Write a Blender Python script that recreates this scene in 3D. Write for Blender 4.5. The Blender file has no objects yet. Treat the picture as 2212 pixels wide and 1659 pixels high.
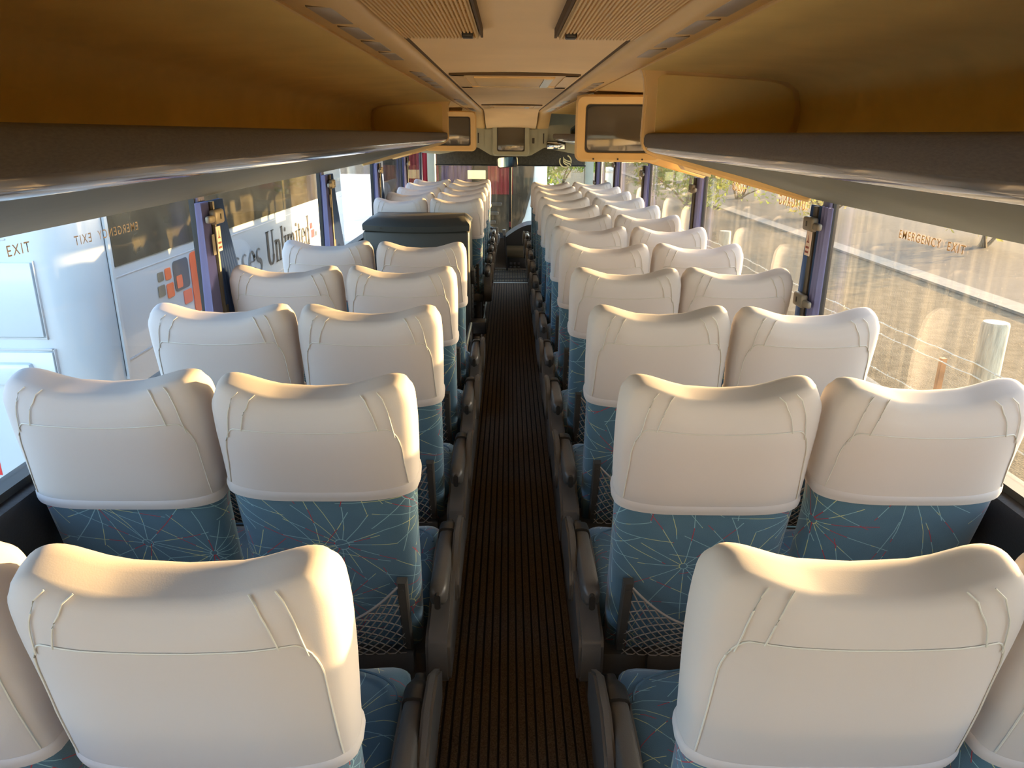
import bpy, bmesh, math, random
from mathutils import Matrix, Vector
random.seed(7)
R = math.radians
S = bpy.context.scene
C = S.collection

# ------------------------------------------------------------------ camera, world, sun, exposure
CAMX, CAMZ = -0.023, 1.85
cam_d = bpy.data.cameras.new('camera')
cam = bpy.data.objects.new('camera', cam_d); C.objects.link(cam)
cam_d.sensor_width = 36.0
cam_d.lens = 1600 / 2212 * 36
cam_d.clip_start = 0.02; cam_d.clip_end = 500
cam.matrix_world = (Matrix.Translation((CAMX, 0, CAMZ)) @ Matrix.Rotation(R(-0.37), 4, 'Z')
                    @ Matrix.Rotation(R(90 - 18.65), 4, 'X') @ Matrix.Rotation(R(0.5), 4, 'Z'))
S.camera = cam

SUN_AZ, SUN_EL = 61.0, 7.0          # azimuth clockwise from the bus's forward axis (+Y) towards +X
w = bpy.data.worlds.new('world'); S.world = w; w.use_nodes = True
wn = w.node_tree.nodes; wl = w.node_tree.links
sky = wn.new('ShaderNodeTexSky'); sky.sky_type = 'NISHITA'
sky.sun_disc = False; sky.sun_elevation = R(SUN_EL + 8); sky.sun_rotation = R(SUN_AZ)
sky.air_density = 1.0; sky.dust_density = 1.6; sky.ozone_density = 1.0
wl.new(sky.outputs[0], wn['Background'].inputs[0]); wn['Background'].inputs[1].default_value = 1.5
sun_d = bpy.data.lights.new('sun', 'SUN'); sun_d.energy = 27.0; sun_d.angle = R(0.6); sun_d.color = (1.0, 0.62, 0.26)
sun = bpy.data.objects.new('sun', sun_d); C.objects.link(sun)
sv = Vector((math.sin(R(SUN_AZ)) * math.cos(R(SUN_EL)), math.cos(R(SUN_AZ)) * math.cos(R(SUN_EL)), math.sin(R(SUN_EL))))
sun.rotation_euler = sv.to_track_quat('Z', 'Y').to_euler(); sun.location = sv * 30
S.view_settings.view_transform = 'Standard'; S.view_settings.look = 'None'
S.view_settings.gamma = 1.0; S.view_settings.use_curve_mapping = False
S.view_settings.exposure = 0.28
cy = S.cycles
cy.max_bounces = 12; cy.diffuse_bounces = 6; cy.glossy_bounces = 4; cy.transmission_bounces = 8
cy.transparent_max_bounces = 24; cy.caustics_reflective = False; cy.caustics_refractive = False
cy.sample_clamp_indirect = 6.0; cy.use_denoising = True

# ------------------------------------------------------------------ materials
MATS = {}
def nt(m): return m.node_tree.nodes, m.node_tree.links
def mat(name, col, rough=0.6, metal=0.0, var=0.0, vscale=8.0, bump=0.0, bscale=60.0, spec=0.5, stretch=None, coat=0.0):
    m = bpy.data.materials.new(name); m.use_nodes = True
    n, l = nt(m); p = n['Principled BSDF']
    p.inputs['Base Color'].default_value = (*col, 1); p.inputs['Roughness'].default_value = rough
    p.inputs['Metallic'].default_value = metal; p.inputs['Specular IOR Level'].default_value = spec
    p.inputs['Coat Weight'].default_value = coat
    tc = n.new('ShaderNodeTexCoord'); mp = n.new('ShaderNodeMapping'); l.new(tc.outputs['Object'], mp.inputs[0])
    if stretch: mp.inputs['Scale'].default_value = stretch
    if var > 0:
        t = n.new('ShaderNodeTexNoise'); t.inputs['Scale'].default_value = vscale; t.inputs['Detail'].default_value = 5
        l.new(mp.outputs[0], t.inputs['Vector'])
        r = n.new('ShaderNodeValToRGB')
        r.color_ramp.elements[0].position = 0.3; r.color_ramp.elements[1].position = 0.7
        r.color_ramp.elements[0].color = (*[c * (1 - var) for c in col], 1)
        r.color_ramp.elements[1].color = (*[min(1, c * (1 + var)) for c in col], 1)
        l.new(t.outputs['Fac'], r.inputs[0]); l.new(r.outputs[0], p.inputs['Base Color'])
    if bump > 0:
        t2 = n.new('ShaderNodeTexNoise'); t2.inputs['Scale'].default_value = bscale; t2.inputs['Detail'].default_value = 3
        l.new(mp.outputs[0], t2.inputs['Vector'])
        b = n.new('ShaderNodeBump'); b.inputs['Strength'].default_value = bump; b.inputs['Distance'].default_value = 0.01
        l.new(t2.outputs['Fac'], b.inputs['Height']); l.new(b.outputs[0], p.inputs['Normal'])
    MATS[name] = m
    return m

def cloth(name, col, trans=0.3, tcol=None, bump=0.03):
    m = mat(name, col, 0.85, bump=bump, bscale=420, spec=0.2)
    n, l = nt(m); p = n['Principled BSDF']; out = n['Material Output']
    t = n.new('ShaderNodeBsdfTranslucent'); t.inputs[0].default_value = (*(tcol or col), 1)
    mx = n.new('ShaderNodeMixShader'); mx.inputs[0].default_value = trans
    l.new(p.outputs[0], mx.inputs[1]); l.new(t.outputs[0], mx.inputs[2]); l.new(mx.outputs[0], out.inputs[0])
    return m

def math_n(n, l, op, a, b=None, clamp=False):
    x = n.new('ShaderNodeMath'); x.operation = op; x.use_clamp = clamp
    for i, v in enumerate((a, b)):
        if v is None: continue
        if isinstance(v, (int, float)): x.inputs[i].default_value = v
        else: l.new(v, x.inputs[i])
    return x.outputs[0]

def fabric(name):
    m = mat(name, (0.045, 0.16, 0.24), 0.9, bump=0.15, bscale=500, spec=0.15)
    n, l = nt(m); p = n['Principled BSDF']
    p.inputs['Sheen Weight'].default_value = 0.25
    uv = n.new('ShaderNodeUVMap'); oi = n.new('ShaderNodeObjectInfo')
    off = n.new('ShaderNodeVectorMath'); off.operation = 'ADD'
    comb = n.new('ShaderNodeCombineXYZ')
    l.new(math_n(n, l, 'MULTIPLY', oi.outputs['Random'], 17.0), comb.inputs[0])
    l.new(math_n(n, l, 'MULTIPLY', oi.outputs['Random'], 31.0), comb.inputs[1])
    l.new(uv.outputs[0], off.inputs[0]); l.new(comb.outputs[0], off.inputs[1])
    tot = None; redt = None
    for (sc, nr, sh) in ((4.3, 15, 0.0), (3.1, 11, 3.7)):
        o2 = n.new('ShaderNodeVectorMath'); o2.operation = 'ADD'; o2.inputs[1].default_value = (sh, sh * 1.7, 0)
        l.new(off.outputs[0], o2.inputs[0])
        v = n.new('ShaderNodeTexVoronoi'); v.voronoi_dimensions = '2D'; v.inputs['Scale'].default_value = sc
        v.inputs['Randomness'].default_value = 0.85
        l.new(o2.outputs[0], v.inputs['Vector'])
        d = n.new('ShaderNodeVectorMath'); d.operation = 'SUBTRACT'
        l.new(o2.outputs[0], d.inputs[0]); l.new(v.outputs['Position'], d.inputs[1])
        sp = n.new('ShaderNodeSeparateXYZ'); l.new(d.outputs[0], sp.inputs[0])
        sc_ = n.new('ShaderNodeSeparateColor'); l.new(v.outputs['Color'], sc_.inputs[0])
        r = n.new('ShaderNodeVectorMath'); r.operation = 'LENGTH'; l.new(d.outputs[0], r.inputs[0]); r = r.outputs['Value']
        ang = math_n(n, l, 'ARCTAN2', sp.outputs[1], sp.outputs[0])
        a = math_n(n, l, 'ADD', math_n(n, l, 'MULTIPLY', ang, nr / (2 * math.pi)), math_n(n, l, 'MULTIPLY', sc_.outputs[1], 5.0))
        wob = math_n(n, l, 'FLOOR', a)
        f = math_n(n, l, 'ABSOLUTE', math_n(n, l, 'SUBTRACT', math_n(n, l, 'FRACT', a), 0.5))
        lat = math_n(n, l, 'MULTIPLY', math_n(n, l, 'MULTIPLY', f, 2 * math.pi / nr), r)
        r0 = math_n(n, l, 'ADD', math_n(n, l, 'MULTIPLY', sc_.outputs[0], 0.016), 0.008)
        ray = math_n(n, l, 'MULTIPLY', math_n(n, l, 'LESS_THAN', lat, 0.0009), math_n(n, l, 'GREATER_THAN', r, r0))
        ring = math_n(n, l, 'LESS_THAN', math_n(n, l, 'ABSOLUTE', math_n(n, l, 'SUBTRACT', r, r0)), 0.0011)
        line = math_n(n, l, 'MAXIMUM', ray, ring)
        wh = n.new('ShaderNodeTexWhiteNoise'); wh.noise_dimensions = '2D'
        c2 = n.new('ShaderNodeCombineXYZ')
        l.new(math_n(n, l, 'ADD', wob, math_n(n, l, 'MULTIPLY', sc_.outputs[2], 50.0)), c2.inputs[0])
        l.new(math_n(n, l, 'FLOOR', math_n(n, l, 'MULTIPLY', r, 22.0)), c2.inputs[1])
        l.new(c2.outputs[0], wh.inputs['Vector'])
        red = math_n(n, l, 'GREATER_THAN', wh.outputs['Value'], 0.82)
        rl = math_n(n, l, 'MULTIPLY', red, line)
        tot = line if tot is None else math_n(n, l, 'MAXIMUM', tot, line)
        redt = rl if redt is None else math_n(n, l, 'MAXIMUM', redt, rl)
    ns = n.new('ShaderNodeTexNoise'); ns.inputs['Scale'].default_value = 14; l.new(off.outputs[0], ns.inputs['Vector'])
    base = n.new('ShaderNodeMix'); base.data_type = 'RGBA'
    base.inputs[6].default_value = (0.048, 0.108, 0.165, 1); base.inputs[7].default_value = (0.066, 0.142, 0.208, 1)
    l.new(ns.outputs['Fac'], base.inputs[0])
    lc = n.new('ShaderNodeMix'); lc.data_type = 'RGBA'
    lc.inputs[6].default_value = (0.20, 0.36, 0.42, 1); lc.inputs[7].default_value = (0.40, 0.44, 0.24, 1)
    st = math_n(n, l, 'GREATER_THAN', ns.outputs['Fac'], 0.52); l.new(st, lc.inputs[0])
    m1 = n.new('ShaderNodeMix'); m1.data_type = 'RGBA'
    l.new(tot, m1.inputs[0]); l.new(base.outputs[2], m1.inputs[6]); l.new(lc.outputs[2], m1.inputs[7])
    m2 = n.new('ShaderNodeMix'); m2.data_type = 'RGBA'; m2.inputs[7].default_value = (0.34, 0.02, 0.035, 1)
    l.new(redt, m2.inputs[0]); l.new(m1.outputs[2], m2.inputs[6]); l.new(m2.outputs[2], p.inputs['Base Color'])
    return m

def glass(name, tint, dirt=0.08, streak=0.3, dcol=(0.75, 0.70, 0.58), refl=0.07, sc=(4, 55, 1.6), spec_pts=0.0):
    m = bpy.data.materials.new(name); m.use_nodes = True; n, l = nt(m); out = n['Material Output']
    n.remove(n['Principled BSDF'])
    tr = n.new('ShaderNodeBsdfTransparent'); tr.inputs[0].default_value = (*tint, 1)
    gl = n.new('ShaderNodeBsdfGlossy'); gl.inputs['Roughness'].default_value = 0.02
    fr = n.new('ShaderNodeLayerWeight'); fr.inputs[0].default_value = 0.5
    fz = math_n(n, l, 'ADD', math_n(n, l, 'MULTIPLY', math_n(n, l, 'POWER', fr.outputs['Facing'], 5.0), 0.8), 0.03)
    mx = n.new('ShaderNodeMixShader'); l.new(math_n(n, l, 'MULTIPLY', fz, refl / 0.07, True), mx.inputs[0])
    l.new(tr.outputs[0], mx.inputs[1]); l.new(gl.outputs[0], mx.inputs[2])
    df = n.new('ShaderNodeBsdfDiffuse'); df.inputs[0].default_value = (*dcol, 1)
    tl = n.new('ShaderNodeBsdfTranslucent'); tl.inputs[0].default_value = (*dcol, 1)
    dm = n.new('ShaderNodeMixShader'); dm.inputs[0].default_value = 0.6
    l.new(df.outputs[0], dm.inputs[1]); l.new(tl.outputs[0], dm.inputs[2])
    tc = n.new('ShaderNodeTexCoord'); mp = n.new('ShaderNodeMapping'); mp.inputs['Scale'].default_value = sc
    l.new(tc.outputs['Object'], mp.inputs[0])
    ns = n.new('ShaderNodeTexNoise'); ns.inputs['Scale'].default_value = 1.0; ns.inputs['Detail'].default_value = 4
    l.new(mp.outputs[0], ns.inputs['Vector'])
    rp = n.new('ShaderNodeValToRGB'); rp.color_ramp.elements[0].position = 0.48; rp.color_ramp.elements[1].position = 0.75
    rp.color_ramp.elements[0].color = (dirt, dirt, dirt, 1); rp.color_ramp.elements[1].color = (streak, streak, streak, 1)
    l.new(ns.outputs['Fac'], rp.inputs[0])
    n2 = n.new('ShaderNodeTexNoise'); n2.inputs['Scale'].default_value = 2.2; l.new(tc.outputs['Object'], n2.inputs['Vector'])
    n2f = math_n(n, l, 'MULTIPLY', n2.outputs['Fac'], 2.0)
    fac = math_n(n, l, 'MULTIPLY', rp.outputs[0], n2f, True)
    if spec_pts > 0:
        vo = n.new('ShaderNodeTexVoronoi'); vo.inputs['Scale'].default_value = 45; l.new(tc.outputs['Object'], vo.inputs['Vector'])
        fac = math_n(n, l, 'MAXIMUM', fac, math_n(n, l, 'MULTIPLY', math_n(n, l, 'LESS_THAN', vo.outputs['Distance'], 0.09), spec_pts))
    m2 = n.new('ShaderNodeMixShader'); l.new(fac, m2.inputs[0])
    l.new(mx.outputs[0], m2.inputs[1]); l.new(dm.outputs[0], m2.inputs[2]); l.new(m2.outputs[0], out.inputs[0])
    MATS[name] = m
    return m

M_COVER = cloth('cover_white', (0.515, 0.495, 0.515), 0.22, (0.50, 0.48, 0.48))
M_SEAM = mat('cover_stitch', (0.50, 0.49, 0.47), 0.8)
M_FAB = fabric('seat_fabric')
M_GREY = mat('grey_plastic', (0.062, 0.058, 0.053), 0.42, var=0.06, bump=0.05, bscale=300)
M_DGREY = mat('dark_grey_plastic', (0.045, 0.040, 0.034), 0.5, bump=0.05, bscale=300)
M_BLACK = mat('black_plastic', (0.018, 0.017, 0.016), 0.38)
M_NET = mat('net_cord', (0.24, 0.21, 0.18), 0.8)
M_METAL = mat('brushed_metal', (0.55, 0.53, 0.48), 0.35, 1.0)
M_TAN = mat('tan_lining', (0.76, 0.58, 0.22), 0.75, var=0.06, vscale=5, bump=0.05, bscale=250)
M_TANP = mat('tan_plastic', (0.74, 0.53, 0.24), 0.45, var=0.04, vscale=4)
M_CEIL = mat('ceiling_cloth', (0.90, 0.70, 0.43), 0.85, var=0.05, vscale=3, bump=0.08, bscale=350)
M_SEAMD = mat('dark_seam', (0.10, 0.065, 0.03), 0.8)
M_LIP = mat('ribbed_lip_cloth', (0.14, 0.12, 0.095), 0.9, var=0.12, vscale=160, bump=0.15, bscale=420, stretch=(1, 0.6, 2.5))
M_STRIP = mat('glossy_strip', (0.30, 0.27, 0.23), 0.16, 0.35, var=0.15, vscale=3, coat=0.5)
M_UNDER = mat('grey_green_panel', (0.13, 0.14, 0.112), 0.6, var=0.04, bump=0.04, bscale=300)
M_GGREEN = mat('front_grey_green', (0.33, 0.35, 0.28), 0.55, var=0.05)
M_WALL = mat('wall_trim', (0.045, 0.045, 0.045), 0.45, var=0.1, bump=0.08, bscale=180)
M_REARW = mat('rear_wall_cloth', (0.80, 0.70, 0.54), 0.85, var=0.04)  # pale tone chosen so the unseen rear wall bounces warm light
M_SILL = mat('sill_vinyl', (0.020, 0.020, 0.024), 0.34, bump=0.08, bscale=150)
M_RUB = mat('black_rubber', (0.012, 0.012, 0.012), 0.6)
M_GASKET = mat('window_gasket', (0.22, 0.22, 0.20), 0.6)
M_CARPET = mat('carpet_rib', (0.12, 0.088, 0.058), 0.95, var=0.6, vscale=220, bump=0.5, bscale=400)
M_GROOVE = mat('carpet_groove', (0.010, 0.008, 0.007), 0.95)
M_MAT = mat('entrance_mat', (0.16, 0.13, 0.085), 0.8, var=0.3, vscale=120)
M_PLAT = mat('platform_vinyl', (0.02, 0.017, 0.014), 0.7, var=0.2)
M_CURT = cloth('curtain_blue', (0.20, 0.215, 0.42), 0.15, bump=0.05)
M_CURTD = cloth('curtain_navy', (0.055, 0.105, 0.26), 0.1, bump=0.05)
M_POSTC = mat('post_cover', (0.16, 0.17, 0.30), 0.6)
M_CLIP = mat('clip_plastic', (0.19, 0.165, 0.13), 0.45)
M_STICK = mat('sticker_paper', (0.75, 0.62, 0.55), 0.6)
M_STICKR = mat('sticker_print', (0.25, 0.05, 0.04), 0.6)
M_SCREEN = mat('crt_glass', (0.085, 0.078, 0.060), 0.06, spec=0.8)
M_GLASS_R = glass('window_glass_dusty', (0.93, 0.92, 0.88), 0.004, 0.030, spec_pts=0.07)
M_GLASS_L = glass('window_glass_clean', (0.92, 0.93, 0.93), 0.002, 0.010, refl=0.032, spec_pts=0.0)
M_GLASS_F = glass('windscreen_glass', (0.90, 0.93, 0.90), 0.004, 0.015, sc=(20, 4, 6), spec_pts=0.03)
M_GLASS_B = glass('rear_window_glass', (0.9, 0.9, 0.9), 0.03, 0.08)
M_LETO = mat('window_lettering', (0.75, 0.45, 0.20), 0.6)
M_LETBR = mat('window_lettering_brown', (0.24, 0.19, 0.15), 0.6)
M_LETB = mat('black_lettering', (0.016, 0.018, 0.02), 0.5)
M_LETG = mat('gold_lettering', (0.75, 0.62, 0.30), 0.5)
M_BUSW = mat('bus_white_paint', (0.46, 0.51, 0.545), 0.25, var=0.02, vscale=1.5, coat=0.4)
M_BUSG = mat('bus_dark_glass', (0.050, 0.045, 0.03), 0.08, var=0.5, vscale=2.5, spec=0.7)
M_BUSLINE = mat('panel_gap', (0.46, 0.47, 0.48), 0.7)
M_ORANGE = mat('logo_orange', (0.75, 0.13, 0.03), 0.4)
M_LOGOG = mat('logo_slate', (0.045, 0.06, 0.075), 0.4)
M_LOGOK = mat('logo_olive', (0.13, 0.13, 0.10), 0.4)
M_AMBER = mat('amber_lens', (0.80, 0.46, 0.22), 0.3)
M_YEL = mat('reflective_yellow', (0.85, 0.48, 0.03), 0.4)
M_RED = mat('reflective_red', (0.6, 0.03, 0.03), 0.4)
M_REDC = cloth('red_curtain', (0.16, 0.012, 0.018), 0.1)
M_PURC = cloth('purple_curtain', (0.055, 0.035, 0.075), 0.1)
M_BLIND = mat('roller_blind', (0.055, 0.047, 0.032), 0.8, var=0.25, vscale=30, bump=0.5, bscale=60)
M_MIRROR = mat('mirror_glass', (0.55, 0.62, 0.70), 0.05, 1.0)
M_GROUND = mat('gravel', (0.065, 0.056, 0.040), 0.95, spec=0.08, var=0.35, vscale=6, bump=0.8, bscale=40)
M_ASPH = mat('asphalt', (0.048, 0.048, 0.048), 0.85, spec=0.08, var=0.25, vscale=12, bump=0.5, bscale=60)
M_KERB = mat('pale_kerb', (0.13, 0.125, 0.115), 0.8, spec=0.08, var=0.15)
M_POST = mat('weathered_post', (0.42, 0.36, 0.26), 0.85, var=0.25, vscale=9, stretch=(6, 6, 0.7), bump=0.4, bscale=40)
M_WIRE = mat('barbed_wire_steel', (0.55, 0.47, 0.34), 0.5, 0.2)  # base colour warmed to carry the golden sunlight on the wire
M_RUST = mat('rusty_post', (0.30, 0.15, 0.06), 0.8, var=0.3)
M_HOSE = mat('green_string', (0.25, 0.5, 0.25), 0.6)
M_LEAF = cloth('leaf_green', (0.10, 0.16, 0.035), 0.35, (0.25, 0.32, 0.05))
M_LEAFY = cloth('leaf_yellow_green', (0.22, 0.22, 0.06), 0.35, (0.4, 0.36, 0.08))
M_BARK = mat('bark', (0.12, 0.085, 0.05), 0.9, var=0.3)
M_VENT = mat('grey_lens', (0.36, 0.32, 0.27), 0.35, var=0.05)
M_REDB = mat('red_button', (0.22, 0.02, 0.02), 0.35)
M_BLUEBAG = mat('blue_bag', (0.03, 0.10, 0.20), 0.7)

# ------------------------------------------------------------------ mesh helpers
class MB:
    def __init__(s): s.v = []; s.f = []; s.uv = {}; s.mi = []
    def quadgrid(s, rows, close_u=False, cap0=False, cap1=False, uvs=None, mi=0):
        b = len(s.v); nu = len(rows[0])
        for r in rows: s.v += [tuple(p) for p in r]
        for j in range(len(rows) - 1):
            for i in range(nu if close_u else nu - 1):
                k = (i + 1) % nu
                s.f.append((b + j * nu + i, b + j * nu + k, b + (j + 1) * nu + k, b + (j + 1) * nu + i)); s.mi.append(mi)
                if uvs:
                    s.uv[len(s.f) - 1] = (uvs[j][i], uvs[j][i + 1], uvs[j + 1][i + 1], uvs[j + 1][i])
        if cap0: s.f.append(tuple(b + i for i in reversed(range(nu)))); s.mi.append(mi)
        if cap1: s.f.append(tuple(b + (len(rows) - 1) * nu + i for i in range(nu))); s.mi.append(mi)
        return s
    def box(s, x0, x1, y0, y1, z0, z1, mi=0):
        b = len(s.v)
        s.v += [(x, y, z) for z in (z0, z1) for y in (y0, y1) for x in (x0, x1)]
        for f in ((0, 2, 3, 1), (4, 5, 7, 6), (0, 1, 5, 4), (2, 6, 7, 3), (0, 4, 6, 2), (1, 3, 7, 5)):
            s.f.append(tuple(b + i for i in f)); s.mi.append(mi)
        return s
    def tube(s, pts, r, n=6, caps=True, mi=0, closed=False):
        rows = []; P = [Vector(p) for p in pts]; m = len(P)
        for i, p in enumerate(P):
            if closed: t = P[(i + 1) % m] - P[i - 1]
            else: t = P[min(i + 1, m - 1)] - P[max(i - 1, 0)]
            t.normalize()
            a = Vector((0, 0, 1)) if abs(t.z) < 0.9 else Vector((1, 0, 0))
            u = t.cross(a).normalized(); vv = t.cross(u).normalized()
            rr = r[i] if isinstance(r, (list, tuple)) else r
            rows.append([p + u * math.cos(2 * math.pi * k / n) * rr + vv * math.sin(2 * math.pi * k / n) * rr for k in range(n)])
        if closed: rows.append(rows[0])
        s.quadgrid(rows, True, caps and not closed, caps and not closed, mi=mi); return s
    def prism(s, poly, axis, a0, a1, mi=0):
        # polygon (u,v) extruded along axis: 'x' -> (a,u,v), 'y' -> (u,a,v), 'z' -> (u,v,a)
        def P(u, v, a): return {'x': (a, u, v), 'y': (u, a, v), 'z': (u, v, a)}[axis]
        b = len(s.v); n = len(poly)
        s.v += [P(u, v, a0) for u, v in poly] + [P(u, v, a1) for u, v in poly]
        for i in range(n):
            k = (i + 1) % n; s.f.append((b + i, b + k, b + n + k, b + n + i)); s.mi.append(mi)
        s.f.append(tuple(b + i for i in reversed(range(n)))); s.mi.append(mi)
        s.f.append(tuple(b + n + i for i in range(n))); s.mi.append(mi)
        return s
    def mesh(s, name, mats, smooth=True, angle=35, fix=True):
        me = bpy.data.meshes.new(name)
        me.from_pydata(s.v, [], s.f)
        if not isinstance(mats, (list, tuple)): mats = [mats]
        for m in mats: me.materials.append(m)
        if len(mats) > 1: me.polygons.foreach_set('material_index', s.mi)
        if s.uv:
            ul = me.uv_layers.new(name='UVMap')
            for fi, co in s.uv.items():
                for k, li in enumerate(me.polygons[fi].loop_indices): ul.data[li].uv = co[k]
        if fix:
            bm = bmesh.new(); bm.from_mesh(me); bmesh.ops.recalc_face_normals(bm, faces=bm.faces); bm.to_mesh(me); bm.free()
        if smooth:
            me.polygons.foreach_set('use_smooth', [True] * len(me.polygons))
            me.set_sharp_from_angle(angle=R(angle))
        me.update()
        return me
    def build(s, name, mats, parent=None, **k):
        return link(name, s.mesh(name, mats, **k), parent)

def link(name, data, parent=None):
    o = bpy.data.objects.new(name, data); C.objects.link(o)
    if parent: o.parent = parent
    return o
def empty(name, loc=(0, 0, 0), rot=(0, 0, 0)):
    o = bpy.data.objects.new(name, None); C.objects.link(o); o.location = loc; o.rotation_euler = rot
    o.empty_display_size = 0.1
    return o
def tag(o, label=None, cat=None, group=None, kind=None):
    if label: o['label'] = label
    if cat: o['category'] = cat
    if group: o['group'] = group
    if kind: o['kind'] = kind
    return o
def struct(o): o['kind'] = 'structure'; return o
def rbox_mesh(name, x0, x1, y0, y1, z0, z1, r, mats, seg=3, taper=None):
    bm = bmesh.new()
    vs = [bm.verts.new((x, y, z)) for z in (z0, z1) for y in (y0, y1) for x in (x0, x1)]
    for f in ((0, 2, 3, 1), (4, 5, 7, 6), (0, 1, 5, 4), (2, 6, 7, 3), (0, 4, 6, 2), (1, 3, 7, 5)): bm.faces.new([vs[i] for i in f])
    if taper: taper(bm)
    bmesh.ops.bevel(bm, geom=list(bm.edges), offset=r, segments=seg, affect='EDGES', profile=0.5)
    bmesh.ops.recalc_face_normals(bm, faces=bm.faces)
    me = bpy.data.meshes.new(name); bm.to_mesh(me); bm.free()
    me.materials.append(mats)
    me.polygons.foreach_set('use_smooth', [True] * len(me.polygons)); me.set_sharp_from_angle(angle=R(40))
    return me
def rbox(name, x0, x1, y0, y1, z0, z1, r, m, parent=None, seg=3, taper=None):
    return link(name, rbox_mesh(name, x0, x1, y0, y1, z0, z1, r, m, seg, taper), parent)
def copy_tree(o, parent=None):
    c = o.copy(); C.objects.link(c)
    if parent: c.parent = parent
    for ch in o.children: copy_tree(ch, c)
    return c
def sm(a, b, x):
    t = max(0, min(1, (x - a) / (b - a))); return t * t * (3 - 2 * t)
def lerp_tab(tab, x):
    for (a, va), (b, vb) in zip(tab, tab[1:]):
        if x <= b: return va + (vb - va) * max(0, (x - a)) / (b - a)
    return tab[-1][1]
def rrect(x0, x1, y0, y1, r, n=5):
    pts = []
    for cx, cy_, a0 in ((x1 - r, y1 - r, 0), (x0 + r, y1 - r, 90), (x0 + r, y0 + r, 180), (x1 - r, y0 + r, 270)):
        for i in range(n + 1):
            a = R(a0 + 90 * i / n); pts.append((cx + r * math.cos(a), cy_ + r * math.sin(a)))
    return pts
def text_mesh(txt, m, extrude=0.0, align='CENTER', spacing=1.0, offset=0.0):
    cu = bpy.data.curves.new('lettering', 'FONT'); cu.body = txt; cu.size = 1.0; cu.align_x = align; cu.align_y = 'CENTER'
    cu.extrude = extrude; cu.space_character = spacing; cu.offset = offset; cu.resolution_u = 4
    o = bpy.data.objects.new('lettering_source', cu); C.objects.link(o)
    bpy.context.view_layer.update()
    me = bpy.data.meshes.new_from_object(o.evaluated_get(bpy.context.evaluated_depsgraph_get()))
    bpy.data.objects.remove(o); bpy.data.curves.remove(cu)
    me.materials.clear(); me.materials.append(m); me.name = 'lettering'
    return me
def lettering(txt, m, mtx, parent=None, name='lettering', **k):
    me = text_mesh(txt, m, **k); me.transform(mtx)
    return link(name, me, parent)

# ------------------------------------------------------------------ main dimensions
PLAT = 0.10                       # seat platform above the aisle floor (z = 0)
WX = 1.20                         # inner face of the side walls
YR, YF = -1.6, 11.55              # rear wall, windscreen foot
ZC = 2.10                         # ceiling
SILL, WTOP = 1.04, 1.74
POSTS = [-0.95, 1.0, 2.95, 4.92, 6.83, 8.72, 10.60]

# ------------------------------------------------------------------ floor
g = empty('floor'); struct(g)
mb = MB(); prof = []
x = -0.262; nrib = 17; step = 0.524 / nrib
for i in range(nrib):
    a = x + i * step
    prof += [(a, 0.0), (a + step * 0.16, 0.0), (a + step * 0.26, 0.006), (a + step * 0.92, 0.006)]
prof.append((0.262, 0.0))
rows = [[(p[0], y, p[1]) for p in prof] for y in (YR, 2.0, 6.0, 9.6)]
mb.quadgrid(rows)
nu = len(prof)
for fi in range(len(mb.f)): mb.mi[fi] = 0 if (fi % (nu - 1)) % 4 in (1, 2) else 1
mb.build('aisle_carpet', [M_CARPET, M_GROOVE], g, smooth=False, fix=False)
MB().box(-0.262, 0.262, YR, 9.6, -0.03, -0.001).build('floor_board', M_PLAT, g, smooth=False)
for sgn in (-1, 1):
    x0, x1 = (0.262, WX + 0.03) if sgn > 0 else (-WX - 0.03, -0.262)
    if sgn > 0: MB().box(x0, x1, YR, 9.9, -0.03, PLAT).build('seat_platform', M_PLAT, g, smooth=False)
    else:
        MB().box(x0, x1, YR, 4.72, -0.03, PLAT).build('seat_platform', M_PLAT, g, smooth=False)
        MB().box(x0, x1, 6.25, 10.1, -0.03, PLAT).build('seat_platform', M_PLAT, g, smooth=False)
    xe = sgn * 0.262
    for ya, yb in ((YR, 4.7), (4.75, 9.6)):
        MB().prism([(xe - sgn * 0.004, 0.0), (xe - sgn * 0.004, PLAT + 0.004), (xe + sgn * 0.022, PLAT + 0.004), (xe + sgn * 0.022, PLAT), (xe, PLAT), (xe, 0)], 'y', ya, yb).build('edge_strip', M_METAL, g, smooth=False)
# front entrance mat with a grid of ribs
MB().box(-0.27, 0.27, 9.6, 10.62, -0.03, 0.0).build('entrance_mat_base', M_MAT, g, smooth=False)
MB().box(-0.27, 0.27, 9.595, 9.63, 0.0, 0.008).build('mat_edge', M_METAL, g, smooth=False)
for i in range(15):
    xx = -0.25 + i * 0.5 / 14
    MB().box(xx - 0.004, xx + 0.004, 9.64, 10.6, 0.0, 0.006).build('mat_rib', M_GROOVE, g, smooth=False)
for i in range(9):
    yy = 9.72 + i * 0.105
    MB().box(-0.262, 0.262, yy - 0.004, yy + 0.004, 0.0, 0.0065).build('mat_rib', M_GROOVE, g, smooth=False)
MB().box(-0.3, 0.3, 10.6, 10.66, -0.01, 0.02).build('step_nosing', M_METAL, g, smooth=False)
# stairwell of the middle door and the front steps
MB().box(-WX, -0.30, 4.72, 6.25, -0.75, -0.7).build('stairwell_tread', M_MAT, g, smooth=False)
MB().box(-0.75, -0.30, 4.72, 6.25, -0.4, -0.36).build('stairwell_tread', M_MAT, g, smooth=False)
MB().box(-0.31, -0.27, 4.72, 6.25, -0.75, -0.01).build('stairwell_riser', M_PLAT, g, smooth=False)
MB().box(-WX - 0.03, WX + 0.03, 10.66, YF + 0.2, -0.45, -0.4).build('cab_floor', M_PLAT, g, smooth=False)

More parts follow.
